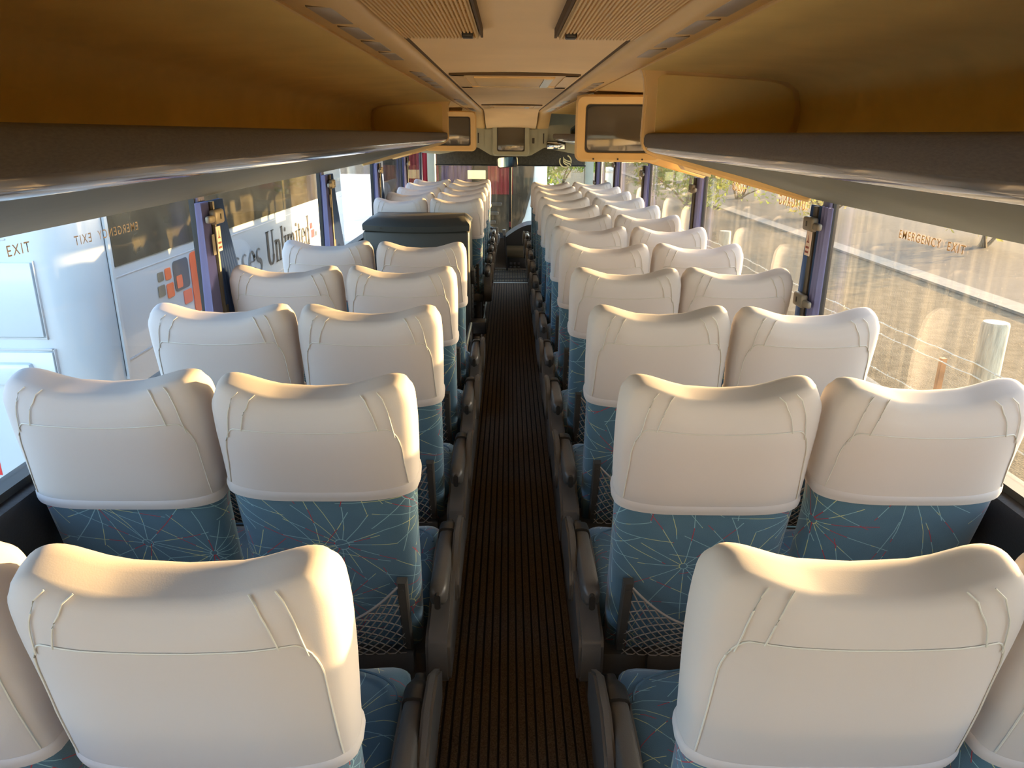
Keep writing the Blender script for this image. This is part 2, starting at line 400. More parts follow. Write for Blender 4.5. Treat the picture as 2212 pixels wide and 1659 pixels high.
# ------------------------------------------------------------------ side walls
for sgn, nm in ((-1, 'left'), (1, 'right')):
    wg = empty('wall_' + nm); struct(wg)
    xi, xo = sgn * WX, sgn * (WX + 0.06)
    xa, xb = min(xi, xo), max(xi, xo)
    MB().box(xa, xb, YR, YF, -0.5, SILL - 0.07).build('side_panel', M_WALL, wg, smooth=False)
    MB().box(xa, xb, YR, YF, WTOP + 0.02, ZC + 0.08).build('header_panel', M_UNDER, wg, smooth=False)
    # padded sill rail: a soft half-round that runs under the windows
    rows = []
    prf = [(xi + sgn * 0.05, SILL - 0.01), (xi + sgn * 0.0, SILL - 0.006), (xi - sgn * 0.03, SILL - 0.02), (xi - sgn * 0.045, SILL - 0.06), (xi - sgn * 0.05, SILL - 0.12), (xi - sgn * 0.04, SILL - 0.20), (xi, SILL - 0.24), (xi + sgn * 0.05, SILL - 0.24)]
    for y in (YR, 4, 8, YF - 0.7): rows.append([(p[0], y, p[1]) for p in prf])
    MB().quadgrid(rows, True, True, True).build('sill_rail', M_SILL, wg)
    MB().box(min(xi - sgn * 0.01, xi + sgn * 0.03), max(xi - sgn * 0.01, xi + sgn * 0.03), YR, YF - 0.7, SILL - 0.008, SILL + 0.012).build('sill_gasket', M_RUB, wg, smooth=False)
    # footwell heater duct along the wall
    MB().box(min(xi, xi - sgn * 0.07), max(xi, xi - sgn * 0.07), YR, 9.8, PLAT, PLAT + 0.16).build('heater_duct', M_DGREY, wg, smooth=False)
    for yp in POSTS:
        rbox('window_post', xi + (0.012 if sgn > 0 else -0.05), xi + (0.05 if sgn > 0 else -0.012), yp - 0.036, yp + 0.036, SILL - 0.05, WTOP + 0.05, 0.010, M_POSTC, wg)

# ------------------------------------------------------------------ windows
WIN = {}
k = 0
for sgn in (-1, 1):
    for i in range(len(POSTS) - 1):
        k += 1
        y0, y1 = POSTS[i] + 0.036, POSTS[i + 1] - 0.036
        wo = empty('window_%d' % k, (sgn * (WX + 0.035), (y0 + y1) / 2, SILL)); struct(wo)
        h = (y1 - y0) / 2
        mtl = M_GLASS_R if sgn > 0 else M_GLASS_L
        MB().box(-0.003, 0.003, -h, h, 0.0, WTOP - SILL + 0.02).build('pane', mtl, wo, smooth=False)
        fr = MB()
        for (a, b, c, d) in ((-h, h, -0.012, 0.012), (-h, h, WTOP - SILL, WTOP - SILL + 0.025), (-h, -h + 0.008, 0, WTOP - SILL), (h - 0.008, h, 0, WTOP - SILL)):
            fr.box(-0.011, 0.011, a, b, c, d)
        fr.build('window_gasket', M_RUB, wo, smooth=False)
        WIN[(sgn, i)] = wo
    # windscreen side quarter light
# lettering on the panes; normally reading copies are drawn reflections. s<0 flips the reading direction.
def on_pane(sgn, i, txt, ymid, z, size, flip, m=M_LETO, wide=1.0):
    wo = WIN[(sgn, i)]
    # local: text x axis -> +/-Y, text y -> Z, offset a little to the inside
    fx = -1 if (sgn > 0) else 1          # readable from inside
    if flip: fx = -fx
    mt = Matrix(((0, 0, 1, -sgn * 0.005), (size * wide * fx, 0, 0, ymid - wo.location.y), (0, size, 0, z - wo.location.z), (0, 0, 0, 1)))
    return lettering(txt, m, mt, wo, spacing=1.25, offset=0.004)
on_pane(-1, 1, 'EXIT', 1.84, 1.570, 0.038, False, M_LETBR)  # reflection of the lettering, drawn as a readable copy
on_pane(-1, 1, 'EMERGENCY  EXIT', 2.27, 1.556, 0.037, True, M_LETBR)
on_pane(1, 1, 'EMERGENCY  EXIT', 2.22, 1.556, 0.036, False)  # readable copy that stands in for reflected lettering
on_pane(1, 1, 'EXIT', 1.74, 1.560, 0.038, True)
on_pane(1, 2, 'UITGANG', 3.36, 1.572, 0.062, True)
on_pane(1, 2, 'NOOD', 4.18, 1.583, 0.062, True)

# ------------------------------------------------------------------ ceiling with coves
cg = empty('ceiling'); struct(cg)
rows = []
ceil_x = [-0.305, -0.2, -0.1, 0, 0.1, 0.2, 0.305]
def ceil_z(y): return ZC - 0.19 * sm(8.7, 9.75, y)
ys = [YR, 0, 2, 4, 6, 8, 8.7, 8.95, 9.2, 9.45, 9.75]
rows = [[(x, y, ceil_z(y) + 0.006 * (1 - (x / 0.305) ** 2)) for x in ceil_x] for y in ys]
mb = MB(); mb.quadgrid(rows)
rows2 = [[(x, y, ceil_z(y) + 0.05) for x in reversed(ceil_x)] for y in ys]
mb.quadgrid(rows2); mb.build('ceiling_liner', M_CEIL, cg, fix=False)
MB().box(-WX - 0.06, WX + 0.06, YR, YF, 2.17, 2.20).build('roof_skin', M_UNDER, cg, smooth=False)
for sgn in (-1, 1):
    # dark seam groove and rounded cove panel (cross-section swept along the bus)
    MB().box(min(sgn * 0.303, sgn * 0.318), max(sgn * 0.303, sgn * 0.318), YR, 9.0, 2.100, 2.13).build('ceiling_seam', M_SEAMD, cg, smooth=False)
    prf = [(0.316, 2.125), (0.316, 2.098), (0.322, 2.086), (0.335, 2.078), (0.355, 2.076), (0.40, 2.079), (0.458, 2.086), (0.465, 2.092), (0.465, 2.125)]
    rows = [[(sgn * p[0], y, p[1] - (0.19 * sm(9.0, 9.9, y))) for p in prf] for y in (YR, 3, 6, 8.5, 9.0, 9.2, 9.4, 9.6, 9.9)]
    MB().quadgrid(rows, True, True, True).build('cove_panel', M_TANP, cg)
    prf = [(0.459, 2.082), (0.467, 2.0815), (0.470, 2.088), (0.463, 2.092)]
    rows = [[(sgn * p[0], y, p[1]) for p in prf] for y in (YR, 9.0)]
    MB().quadgrid(rows, True, True, True).build('cove_bead', M_TANP, cg)

for sgn, ya, yb in ((1, 3.10, 4.76), (-1, 6.19, 7.76)):
    prf = [(0.470, 2.088), (0.75, 2.078), (1.0, 2.05), (1.12, 1.98), (1.17, 1.85), (1.195, 1.76), (1.2, 1.76), (1.2, 2.12), (0.470, 2.12)]
    MB().quadgrid([[(sgn * p[0], y, p[1]) for p in prf] for y in (ya, yb)], True, True, True).build('side_liner', M_TANP, cg)

# reading-light and speaker lenses let into the coves, in fours
lens_kinds = []
def lens_group(sgn, y0, wdt=0.046, length=0.27, m=M_VENT, parent=None, gap=0.06):
    gobj = empty('service_panel', (sgn * 0.390, y0, 2.078))
    for i in range(4):
        ya = i * (length + gap)
        fr = rbox('lens_frame', -wdt / 2 - 0.003, wdt / 2 + 0.003, ya - 0.003, ya + length + 0.003, -0.0005, 0.012, 0.002, M_SEAMD, gobj, 2)
        l = rbox('lens', -wdt / 2, wdt / 2, ya, ya + length, -0.002, 0.006, 0.0015, m, fr, 2)
    return gobj
side_word = {-1: 'parked-coach side', 1: 'fence side'}
svc = {-1: [(1.58, .22), (3.15, .22), (5.6, .22), (7.4, .22)], 1: [(1.42, .22), (3.70, .16), (5.7, .22), (7.3, .22)]}
ordw = ['first', 'second', 'third', 'fourth']
for sgn in (-1, 1):
    for j, (y0, ln) in enumerate(svc[sgn]):
        o = lens_group(sgn, y0, length=ln, m=M_VENT)
        tag(o, 'row of four grey lenses in the ceiling cove, %s, %s set from the rear' % (side_word[sgn], ordw[j]), 'service panel', 'service panels in the coves')

# ribbed lamp grilles at the rear of the ceiling
for sgn in (-1, 1):
    o = empty('lamp_grille', (sgn * 0.2, 1.15, 2.095))
    tag(o, 'tan ribbed ceiling grille with a black latch, %s of the ceiling' % side_word[sgn], 'grille', 'ribbed ceiling grilles')
    rbox('backing_plate', -0.1, 0.1, -0.9, 0.93, -0.010, 0.004, 0.002, M_TANP, o)
    MB().box(-sgn * 0.106 - 0.003, -sgn * 0.106 + 0.003, -0.9, 0.93, -0.012, 0.01).build('dark_gap', M_SEAMD, o, smooth=False)  # dark strip stands in for shadow along the open grille edge
    rm = MB().prism([(-0.003, 0), (0.003, 0), (0.0022, -0.007), (-0.0022, -0.007)], 'y', -0.89, 0.92).mesh('rib', M_TANP)
    for i in range(23):
        r_ = link('rib', rm, o); r_.location = (-0.094 + i * 0.188 / 22, 0, -0.010)
    cm = MB().box(-0.097, 0.097, -0.0015, 0.0015, -0.0035, 0).mesh('cross_rib', M_TANP, smooth=False)
    for i in range(60):
        r_ = link('cross_rib', cm, o); r_.location = (0, -0.88 + i * 0.0305, -0.010)
    rbox('latch', -sgn * 0.075 - 0.014, -sgn * 0.075 + 0.014, 0.80, 0.835, -0.026, -0.012, 0.004, M_BLACK, o)

# roof hatches
for j, (ya, yb, hw) in enumerate(((3.5, 4.45, 0.285), (7.1, 7.9, 0.27))):
    o = empty('roof_hatch', (0, (ya + yb) / 2, ZC)); h = (yb - ya) / 2
    tag(o, ['tan roof hatch with wide recessed frame, between the two fixed coves, bigger one', 'tan roof hatch with narrow frame close to the windscreen'][j], 'hatch', 'roof hatches')
    fr = MB()
    for (a, b, c, d) in ((-hw, hw, -h, -h + 0.06), (-hw, hw, h - 0.10, h), (-hw, -hw + 0.06, -h, h), (hw - 0.06, hw, -h, h)): fr.box(a, b, c, d, -0.008, 0.004)
    fr.build('hatch_frame', M_TANP, o, smooth=False)
    MB().box(-hw + 0.06, hw - 0.06, -h + 0.06, h - 0.10, -0.003, 0.006).build('hatch_well', M_TANP, o, smooth=False)
    rbox('hatch_lid', -hw + 0.10, hw - 0.10, -h + 0.12, h - 0.2, -0.012, -0.002, 0.004, M_TANP, o)
    MB().box(-hw - 0.004, hw + 0.004, -h - 0.003, -h + 0.001, -0.0085, 0.004).build('hatch_gasket', M_SEAMD, o, smooth=False)
    MB().box(hw - 0.15, hw - 0.11, -h + 0.14, h - 0.22, -0.016, -0.010).build('hatch_latch', M_METAL, o, smooth=False)

# ------------------------------------------------------------------ luggage racks
def rack(sgn, y0, y1, label, cap0=False, cap1=True, tv=None):
    o = empty('luggage_rack', (sgn * 0.8, y0, 1.62)); tag(o, label, 'luggage rack', 'overhead luggage racks')
    ox, oy, oz = o.location
    def sweep(name, prf, m, ya, yb, close=True, angle=35, ny=2):
        rows = [[(sgn * p[0] - ox, ya + (yb - ya) * i / (ny - 1) - oy, p[1] - oz) for p in prf] for i in range(ny)]
        return MB().quadgrid(rows, close, close, close).build(name, m, o, angle=angle)
    # lining: bin ceiling, rear wall and shelf floor as one shell with thickness
    inner = [(0.468, 2.086), (0.70, 2.078), (0.95, 2.062), (1.05, 2.045), (1.09, 2.015), (1.105, 1.96), (1.108, 1.90), (1.10, 1.852), (1.08, 1.838), (0.8, 1.832), (0.53, 1.836)]
    outer = [(0.53, 1.82), (1.09, 1.81), (1.15, 1.83), (1.15, 2.10), (1.05, 2.13), (0.468, 2.13)]
    sweep('bin_lining', inner + outer, M_TAN, y0, y1, angle=50)
    sweep('front_lip', [(0.548, 1.835), (0.535, 1.853), (0.522, 1.857), (0.511, 1.852), (0.506, 1.838), (0.506, 1.818), (0.512, 1.806), (0.535, 1.80)], M_LIP, y0, y1, angle=60)
    sweep('light_strip', [(0.512, 1.8065), (0.516, 1.797), (0.530, 1.787), (0.560, 1.778), (0.585, 1.776), (0.585, 1.80), (0.535, 1.801)], M_STRIP, y0, y1, angle=60)
    sweep('under_panel', [(0.585, 1.777), (0.75, 1.735), (0.95, 1.685), (1.195, 1.613), (1.195, 1.65), (0.585, 1.80)], M_UNDER, y0, y1, angle=60)
    n = int((y1 - y0) / 0.9)
    prf_out = [(0.472, 2.10), (0.478, 2.092), (0.492, 2.065), (0.500, 2.0), (0.498, 1.90), (0.496, 1.84), (0.500, 1.808), (0.515, 1.787), (0.56, 1.765), (0.66, 1.737), (0.78, 1.705), (0.95, 1.658), (1.196, 1.596), (1.196, 2.12), (0.472, 2.12)]
    for flag, ya, yb in ((cap0, y0 - 0.045, y0 + 0.002), (cap1, y1 - 0.002, y1 + 0.045)):
        if flag:
            bm = bmesh.new()
            vs = [bm.verts.new((sgn * u - ox, ya - oy, v - oz)) for u, v in prf_out]
            f = bm.faces.new(vs); r_ = bmesh.ops.extrude_face_region(bm, geom=[f])
            bmesh.ops.translate(bm, vec=(0, yb - ya, 0), verts=[v for v in r_['geom'] if isinstance(v, bmesh.types.BMVert)])
            bmesh.ops.bevel(bm, geom=list(bm.edges), offset=0.008, segments=2, affect='EDGES')
            bmesh.ops.recalc_face_normals(bm, faces=bm.faces)
            me = bpy.data.meshes.new('end_panel'); bm.to_mesh(me); bm.free(); me.materials.append(M_TANP)
            me.polygons.foreach_set('use_smooth', [True] * len(me.polygons)); me.set_sharp_from_angle(angle=R(40))
            link('end_panel', me, o)
    if cap1:     # stitched lining pad on the inside of the end panel
        poly = [(sgn * u - ox, v - oz) for u, v in [(0.545, 1.862), (0.545, 2.055), (0.56, 2.07), (0.9, 2.055), (1.0, 2.045), (1.06, 2.02), (1.08, 1.97), (1.08, 1.90), (1.06, 1.862)]]
        MB().prism(poly, 'y', y1 - 0.012 - oy, y1 - 0.001 - oy).build('end_pad', M_TAN, o, smooth=False)
    return o
rack(-1, YR, 6.15, 'long tan-lined luggage rack with grey lip above the seats facing the parked coach')
rack(1, YR, 3.06, 'tan-lined luggage rack with grey lip and rounded end above the fence-side rear seats')
rack(-1, 7.80, 9.45, 'short luggage rack ahead of the smaller ceiling television, parked-coach side', True, False)
rack(1, 4.80, 9.45, 'luggage rack ahead of the larger hanging television, fence side', True, False)
# blue bag lying in the front rack
bagb = MB()
rows = []
for j in range(7):
    t = j / 6; s = math.sin(math.pi * (0.08 + 0.84 * t)) ** 0.6
    rows.append([(0.85 + 0.22 * (t - 0.5) * 2, 8.3 + 0.16 * s * math.cos(a) * (1 + 0.2 * math.sin(3 * a + j)), 1.838 + 0.085 * s + 0.085 * s * math.sin(a)) for a in [2 * math.pi * i / 12 for i in range(12)]])
bagb.quadgrid(rows, True, True, True)
tag(bagb.build('travel_bag', M_BLUEBAG), 'dark blue bag lying inside the front fence-side luggage rack', 'bag')

# ------------------------------------------------------------------ televisions
def crt(name, wd, ht, housing, label, loc, rotz=0, tilt=0, depth=0.22, foot=True):
    o = empty(name, loc, (R(tilt), 0, R(rotz))); tag(o, label, 'television')
    rows = []
    for (y, sx, sz, r) in ((0.0, 1, 1, 0.05), (-0.004, 0.985, 0.98, 0.05), (0.02, 1.0, 1.0, 0.05), (depth * 0.5, 0.97, 0.95, 0.06), (depth, 0.80, 0.8, 0.06)):
        pass
    ow, oh = wd / 2, ht / 2; iw, ih = wd / 2 - 0.055, ht / 2 - 0.048
    loops = [(iw - 0.006, ih - 0.006, 0.018, 0.02), (iw, ih, 0.006, 0.024), (ow - 0.012, oh - 0.012, 0.0, 0.035), (ow, oh, 0.012, 0.045), (ow, oh, 0.06, 0.045), (ow - 0.01, oh - 0.01, depth * 0.55, 0.05), (ow * 0.86, oh * 0.86, depth, 0.06)]
    for (a, b, y, r) in loops: rows.append([(p[0], y, p[1]) for p in rrect(-a, a, -b, b, r)])
    MB().quadgrid(rows, True, False, True).build('housing', housing, o)
    # black bezel ring and the bulging tube
    rows = [[(p[0], 0.014, p[1]) for p in rrect(-iw + 0.004, iw - 0.004, -ih + 0.004, ih - 0.004, 0.022)],
            [(p[0], 0.011, p[1]) for p in rrect(-iw + 0.004, iw - 0.004, -ih + 0.004, ih - 0.004, 0.022)],
            [(p[0], 0.011, p[1]) for p in rrect(-iw + 0.014, iw - 0.014, -ih + 0.014, ih - 0.014, 0.026)],
            [(p[0], 0.03, p[1]) for p in rrect(-iw + 0.014, iw - 0.014, -ih + 0.014, ih - 0.014, 0.026)]]
    bz = MB().quadgrid(rows, True).build('bezel', M_BLACK, o)
    n = 12; a, b = iw - 0.012, ih - 0.012; rows = []
    for j in range(n + 1):
        v = -1 + 2 * j / n
        rows.append([(a * u * (1 - 0.015 * v * v), 0.020 - 0.016 * (1 - (u * u + v * v) / 2), b * v * (1 - 0.02 * u * u)) for u in [-1 + 2 * i / n for i in range(n + 1)]])
    MB().quadgrid(rows).build('screen', M_SCREEN, o, fix=False)
    return o
tv = crt('television', 0.50, 0.365, M_TANP, 'large tan-framed tube television hanging behind the rounded rack end, fence side', (0.605, 4.47, 1.884), rotz=-5, tilt=-2)
for xx in (-0.14, 0.0, 0.14): rbox('screw_cap', xx - 0.005, xx + 0.005, -0.004, 0.004, -0.172, -0.162, 0.002, M_DGREY, tv, 2)
tv2 = crt('television', 0.50, 0.365, M_TANP, 'smaller-looking tan-framed tube television beyond the long rack, parked-coach side', (-0.585, 7.47, 1.872), rotz=5, tilt=-2)
for sgn, yt in ((1, 4.55), (-1, 7.55)):
    t = tv if sgn > 0 else tv2
# tan fairing carrying each television under the cove
for sgn, t, yt in ((1, tv, 4.47), (-1, tv2, 7.47)):
    o = MB()
    rows = []
    for y, dz in ((0.05, 0.0), (0.24, 0.0)):
        rows.append([(sgn * (u - 0.605), y, v) for u, v in [(0.36, 0.165), (0.38, 0.15), (0.86, 0.15), (0.90, -0.10), (1.0, -0.22), (1.15, -0.26), (1.15, 0.18), (0.36, 0.18)]])
    o.quadgrid(rows, True, True, True).build('fairing', M_TANP, t)

# ------------------------------------------------------------------ curtains with clips at the window posts
def curtain_mesh(wt, wb, zt, zb, npl, m, amp=0.02, lean=0.0, bulge=0.0, side=1):
    nu = npl * 4; nz = 10; rows = []
    for j in range(nz + 1):
        t = j / nz; z = zt + (zb - zt) * t
        wdt = wt + (wb - wt) * (t ** 1.3) + bulge * math.sin(math.pi * t)
        front = []; back = []
        for i in range(nu + 1):
            u = i / nu
            y = side * (u * wdt) + lean * t
            xx = amp * (0.5 + 0.5 * math.sin(u * npl * 2 * math.pi - 1.2)) * (0.75 + 0.5 * t)
            front.append((xx, y, z)); back.append((xx + 0.004, y, z))
        rows.append(front + back[::-1])
    return MB().quadgrid(rows, True, True, True).mesh('fabric', m, angle=70)
def curtain(sgn, yp, label, style):
    o = empty('curtain', (sgn * (WX - 0.004), yp - 0.03, SILL + 0.02)); tag(o, label, 'curtain', 'blue curtains tied at the window posts')
    H = 1.595 - SILL - 0.02
    if style == 'fan':
        f1 = link('fabric', curtain_mesh(0.085, 0.12, H, -0.03, 7, M_CURT, 0.024, side=-1), o); f1.scale.x = -sgn
        f2 = link('fabric', curtain_mesh(0.15, 0.36, H, -0.03, 9, M_CURTD, 0.026, side=1), o); f2.scale.x = -sgn
        clips = [H - 0.06]
    else:
        f1 = link('fabric', curtain_mesh(0.085, 0.085, H, -0.03, 3, M_CURT, 0.015, side=-1), o); f1.scale.x = -sgn
        f2 = link('fabric', curtain_mesh(0.10, 0.10, H, -0.03, 5, M_CURTD if style == 'navy' else M_CURT, 0.017, bulge=0.012, side=1), o); f2.scale.x = -sgn
        clips = [H - 0.07, H - 0.37]
    mbr = MB().tube([(-sgn * 0.026, 0.012, H), (-sgn * 0.026, 0.012, -0.03)], 0.011, 8); mbr.build('guide_rod', M_DGREY, o)
    for zc_ in clips:
        cl = rbox('tie_clip', -0.014, 0.014, -0.035, 0.06, zc_ - 0.025, zc_ + 0.03, 0.010, M_CLIP, o); cl.location = (-sgn * 0.042, 0.0, 0)
        tb = rbox('clip_tab', -0.010, 0.010, -0.085, -0.028, zc_ - 0.015, zc_ + 0.012, 0.008, M_CLIP, cl)
        MB().box(-0.016, 0.016, 0.012, 0.02, zc_ - 0.006, zc_ + 0.014).build('clip_slot', M_BLACK, cl, smooth=False)
    for (yy, zz) in ((-0.03, H - 0.16), (0.03, H - 0.45)):
        if style == 'fan': rbox('velcro_patch', -sgn * 0.034 - 0.002, -sgn * 0.034 + 0.002, yy - 0.014, yy + 0.014, zz - 0.04, zz + 0.04, 0.001, M_DGREY, o, 1)
    return o
ctag = {}
nm = ['first', 'second', 'third', 'fourth', 'fifth', 'sixth', 'seventh']
curtain(-1, POSTS[2] + 0.0, 'blue curtain fanned out in fine pleats beside the coach logo, parked-coach side', 'fan')
curtain(-1, POSTS[3], 'blue curtain fanned out behind the dark cabinet, parked-coach side', 'fan')
curtain(-1, POSTS[4], 'blue curtain tied at the post just ahead of the dark cabinet, parked-coach side', 'fan')
curtain(-1, POSTS[5], 'narrow purple-blue curtain tied at the parked-coach side post near the windscreen', 'tied')
curtain(1, POSTS[2], 'blue curtain held by two grey clips beside the emergency exit lettering, fence side', 'navy')
curtain(1, POSTS[3], 'blue curtain bunched at the fence-side post under the larger television', 'tied')
curtain(1, POSTS[4], 'blue curtain at the fence-side post, third from the windscreen end', 'tied')
curtain(1, POSTS[5], 'blue curtain at the fence-side post, second from the windscreen end', 'tied')
curtain(1, POSTS[6], 'blue curtain at the fence-side post next to the windscreen', 'tied')
# hammer stickers on two guide rods
for sgn, lab in ((-1, 'small pink hammer sticker on the curtain rod, parked-coach side'), (1, 'small pink hammer sticker on the curtain rod, fence side')):
    o = empty('hammer_sticker', (sgn * (WX - 0.044), POSTS[2] - 0.018, 1.455)); tag(o, lab, 'sticker', 'hammer stickers on the curtain rods')
    MB().box(-0.002, 0.002, -0.022, 0.022, -0.05, 0.045).build('paper', M_STICK, o, smooth=False)
    MB().prism([(-0.014, 0.0), (0.014, 0.0), (0.003, 0.008), (0.0, 0.03), (-0.004, 0.008)], 'x', -sgn * 0.0022, -sgn * 0.0030).build('hammer_mark', M_STICKR, o, smooth=False)
    for zz in (-0.018, -0.036): MB().box(-sgn * 0.0028 - 0.0005, -sgn * 0.0028 + 0.0005, -0.015, 0.015, zz - 0.004, zz + 0.004).build('print_line', M_STICKR, o, smooth=False)

# ------------------------------------------------------------------ seats
REC = R(13.0); SA, CA = math.sin(REC), math.cos(REC)
L = 0.82
TOPC = Vector((0, 0.035, 1.297 - PLAT))
def axis_pt(s): return TOPC + Vector((0, SA, -CA)) * (L - s)
NRM = Vector((0, CA, SA)); UPV = Vector((0, -SA, CA))
W_TAB = [(0, 0.203), (0.10, 0.208), (0.30, 0.212), (0.45, 0.214), (0.60, 0.218), (0.72, 0.220), (0.79, 0.217), (0.82, 0.213)]
DB_TAB = [(0, 0.035), (0.2, 0.048), (0.45, 0.056), (0.6, 0.062), (0.75, 0.056), (0.82, 0.045)]     # behind the axis
DF_TAB = [(0, 0.05), (0.15, 0.06), (0.35, 0.05), (0.5, 0.06), (0.64, 0.082), (0.75, 0.082), (0.82, 0.065)]
def S_pt(th, s, off=0.0):
    rr = 0.05
    k = 1.0; se = s
    if s > L - rr:
        q = (s - (L - rr)) / rr; k = math.sqrt(max(0.0, 1 - q * q))
    wv = lerp_tab(W_TAB, s); db = lerp_tab(DB_TAB, s); df = lerp_tab(DF_TAB, s)
    wv = wv - 0.038 * (1 - k) if s > L - rr else wv
    dk = 0.25 + 0.75 * k if s > L - rr else 1.0
    db *= dk; df *= dk
    c, sn = math.cos(th), math.sin(th); e = 2 / 4.0
    xx = (wv + off) * math.copysign(abs(c) ** e, c)
    dd = math.copysign(abs(sn) ** e, sn)
    y = dd * ((df if sn > 0 else db) + off)
    if sn < 0: xx *= 1 - 0.13 * (-dd) ** 2 * sm(0.15, 0.5, s)      # the rear face is narrower than the wings
    u = abs(xx) / lerp_tab(W_TAB, min(s, 0.75))
    # wings curve forward at the head, the top edge dips between two ears
    y += 0.022 * sm(0.45, 1.0, u) * sm(0.48, 0.7, s) * (0.3 if sn < 0 else 1)
    ear = 0.032 * sm(0.15, 0.90, u) * sm(0.54, 0.82, s)
    y += 0.012 * math.sin(math.pi * min(1, s / 0.5)) * 0.3
    return axis_pt(s) + NRM * y + UPV * (ear + off * (1 if s > L - 0.02 else 0)) + Vector((xx, 0, 0))
NTH = 44
def loft_levels(s0, n1, top):
    if top: 
        return [s0 + (0.77 - s0) * i / n1 for i in range(n1)] + [0.77 + 0.05 * math.sin(R(90 * i / 8)) for i in range(9)]
    return [s0 + (0.58 - s0) * i / n1 for i in range(n1 + 1)]
def back_mesh(s0, top, off, m, n1):
    lv = loft_levels(s0, n1, top); rows = []; uvs = []
    for s in lv:
        ring = [S_pt(2 * math.pi * i / NTH, s, off) for i in range(NTH)]; rows.append(ring)
        acc = 0; row = [(0, s)]
        for i in range(NTH):
            acc += (ring[(i + 1) % NTH] - ring[i]).length; row.append((acc, s))
        uvs.append(row)
    mb = MB()
    mb.quadgrid(rows, True, not top, False, uvs=uvs)
    if top:      # close the narrow ridge on top, front rim to rear rim
        base = len(mb.v) - NTH
        for i in range(NTH // 2):
            a, b_ = i, i + 1; c_, d_ = NTH - i - 1, (NTH - i) % NTH
            ids = []
            for q in (a, b_, c_, d_):
                if base + q not in ids: ids.append(base + q)
            if len(ids) >= 3: mb.f.append(tuple(ids)); mb.mi.append(0)
    else: mb.f.append(tuple(len(mb.v) - NTH + i for i in range(NTH))); mb.mi.append(0)
    return mb.mesh('backrest', m, angle=60)
ME_BACK = back_mesh(0.0, False, 0.0, M_FAB, 12)
def hem_mesh(s0):
    hem = MB(); rows = []
    for (d, o_) in ((-0.003, 0.006), (-0.007, 0.0095), (0.003, 0.0105), (0.013, 0.0095), (0.017, 0.0062)):
        rows.append([S_pt(2 * math.pi * i / NTH, s0 + d, o_) for i in range(NTH)])
    hem.quadgrid(rows, True); return hem.mesh('hem', M_COVER, angle=60)
# covers are pulled down by different amounts
COVERS = {}
for nm_, s0 in (('long', 0.475), ('mid', 0.545), ('short', 0.585)):
    me_ = back_mesh(s0, True, 0.006, M_COVER, 10); me_.name = 'headrest_cover'
    COVERS[nm_] = [me_, hem_mesh(s0), s0]
def th_of(xf):   # angle on the rear face for a signed fraction of the half width
    c = math.copysign(abs(xf) ** 1.7, xf); return -math.acos(max(-1, min(1, c)))
def seam_mesh(s0):
    mb = MB(); off = 0.0072
    pts = []
    TL = 0.86
    for i in range(9): pts.append(S_pt(th_of(-0.955 + 0.03 * i / 8), s0 + 0.02 + (0.665 - s0 - 0.02) * i / 8, off))
    for i in range(1, 9): a = R(90 * i / 8); pts.append(S_pt(th_of(-0.925 + 0.16 * (1 - math.cos(a))), 0.665 + 0.080 * math.sin(a), off))
    for i in range(1, 12): pts.append(S_pt(th_of(-0.765 + 1.53 * i / 12), 0.745 + 0.018 * (1 - sm(0.15, 0.90, abs(-0.765 + 1.53 * i / 12))), off))
    for p in [Vector((-q.x, q.y, q.z)) for q in reversed(pts[:17])]: pts.append(p)
    mb.tube(pts, 0.0015, 5)
    for sg in (-1, 1):
        for xa, xb in ((0.70, 0.62), (0.86, 0.80)):
            q = [S_pt(th_of(xa + (xb - xa) * i / 8), 0.745 + 0.073 * i / 8 if xa < 0.8 else 0.72 + 0.095 * i / 8, off + 0.001) for i in range(9)]
            mb.tube([Vector((sg * p.x, p.y, p.z)) for p in q], 0.0013, 5)
    return mb.mesh('seam', M_SEAM)
for v_ in COVERS.values(): v_.append(seam_mesh(v_[2]))
# cushion: bolstered rounded pad lofted front to rear
def cushion_mesh():
    rows = []; uvs = []; N = 28
    for j in range(13):
        t = j / 12; y = 0.27 + 0.47 * t
        k = 1.0 if 0.08 < t < 0.80 else (math.sqrt(max(0.04, 1 - ((0.08 - t) / 0.1) ** 2)) if t <= 0.08 else math.sqrt(max(0.03, 1 - ((t - 0.80) / 0.205) ** 2)))
        ring = []
        for i in range(N):
            a = 2 * math.pi * i / N; c, s = math.cos(a), math.sin(a); e = 2 / 4.0
            xx = 0.222 * (0.80 + 0.2 * k) * math.copysign(abs(c) ** e, c); zz = 0.075 * math.copysign(abs(s) ** e, s) * k
            if s > 0: zz += 0.018 * sm(0.4, 0.9, abs(xx) / 0.222) * k
            ring.append(Vector((xx, y, 0.43 - 0.02 * (1 - t) + zz)))
        rows.append(ring)
        acc = 0; row = [(3, y)]
        for i in range(N): acc += (ring[(i + 1) % N] - ring[i]).length; row.append((3 + acc, y * 1.1))
        uvs.append(row)
    mb = MB(); mb.quadgrid(rows, True, True, True, uvs=uvs)
    return mb.mesh('cushion', M_FAB, angle=60)
ME_CUSH = cushion_mesh()
ME_CSEAM = MB().tube([(0.2 * math.cos(R(a)), 0.56 + 0.13 * math.sin(R(a)), 0.515 - 0.014 * math.sin(R(a)) ** 2 + 0.004) for a in range(0, 181, 12)], 0.003, 5).mesh('piping', M_FAB)
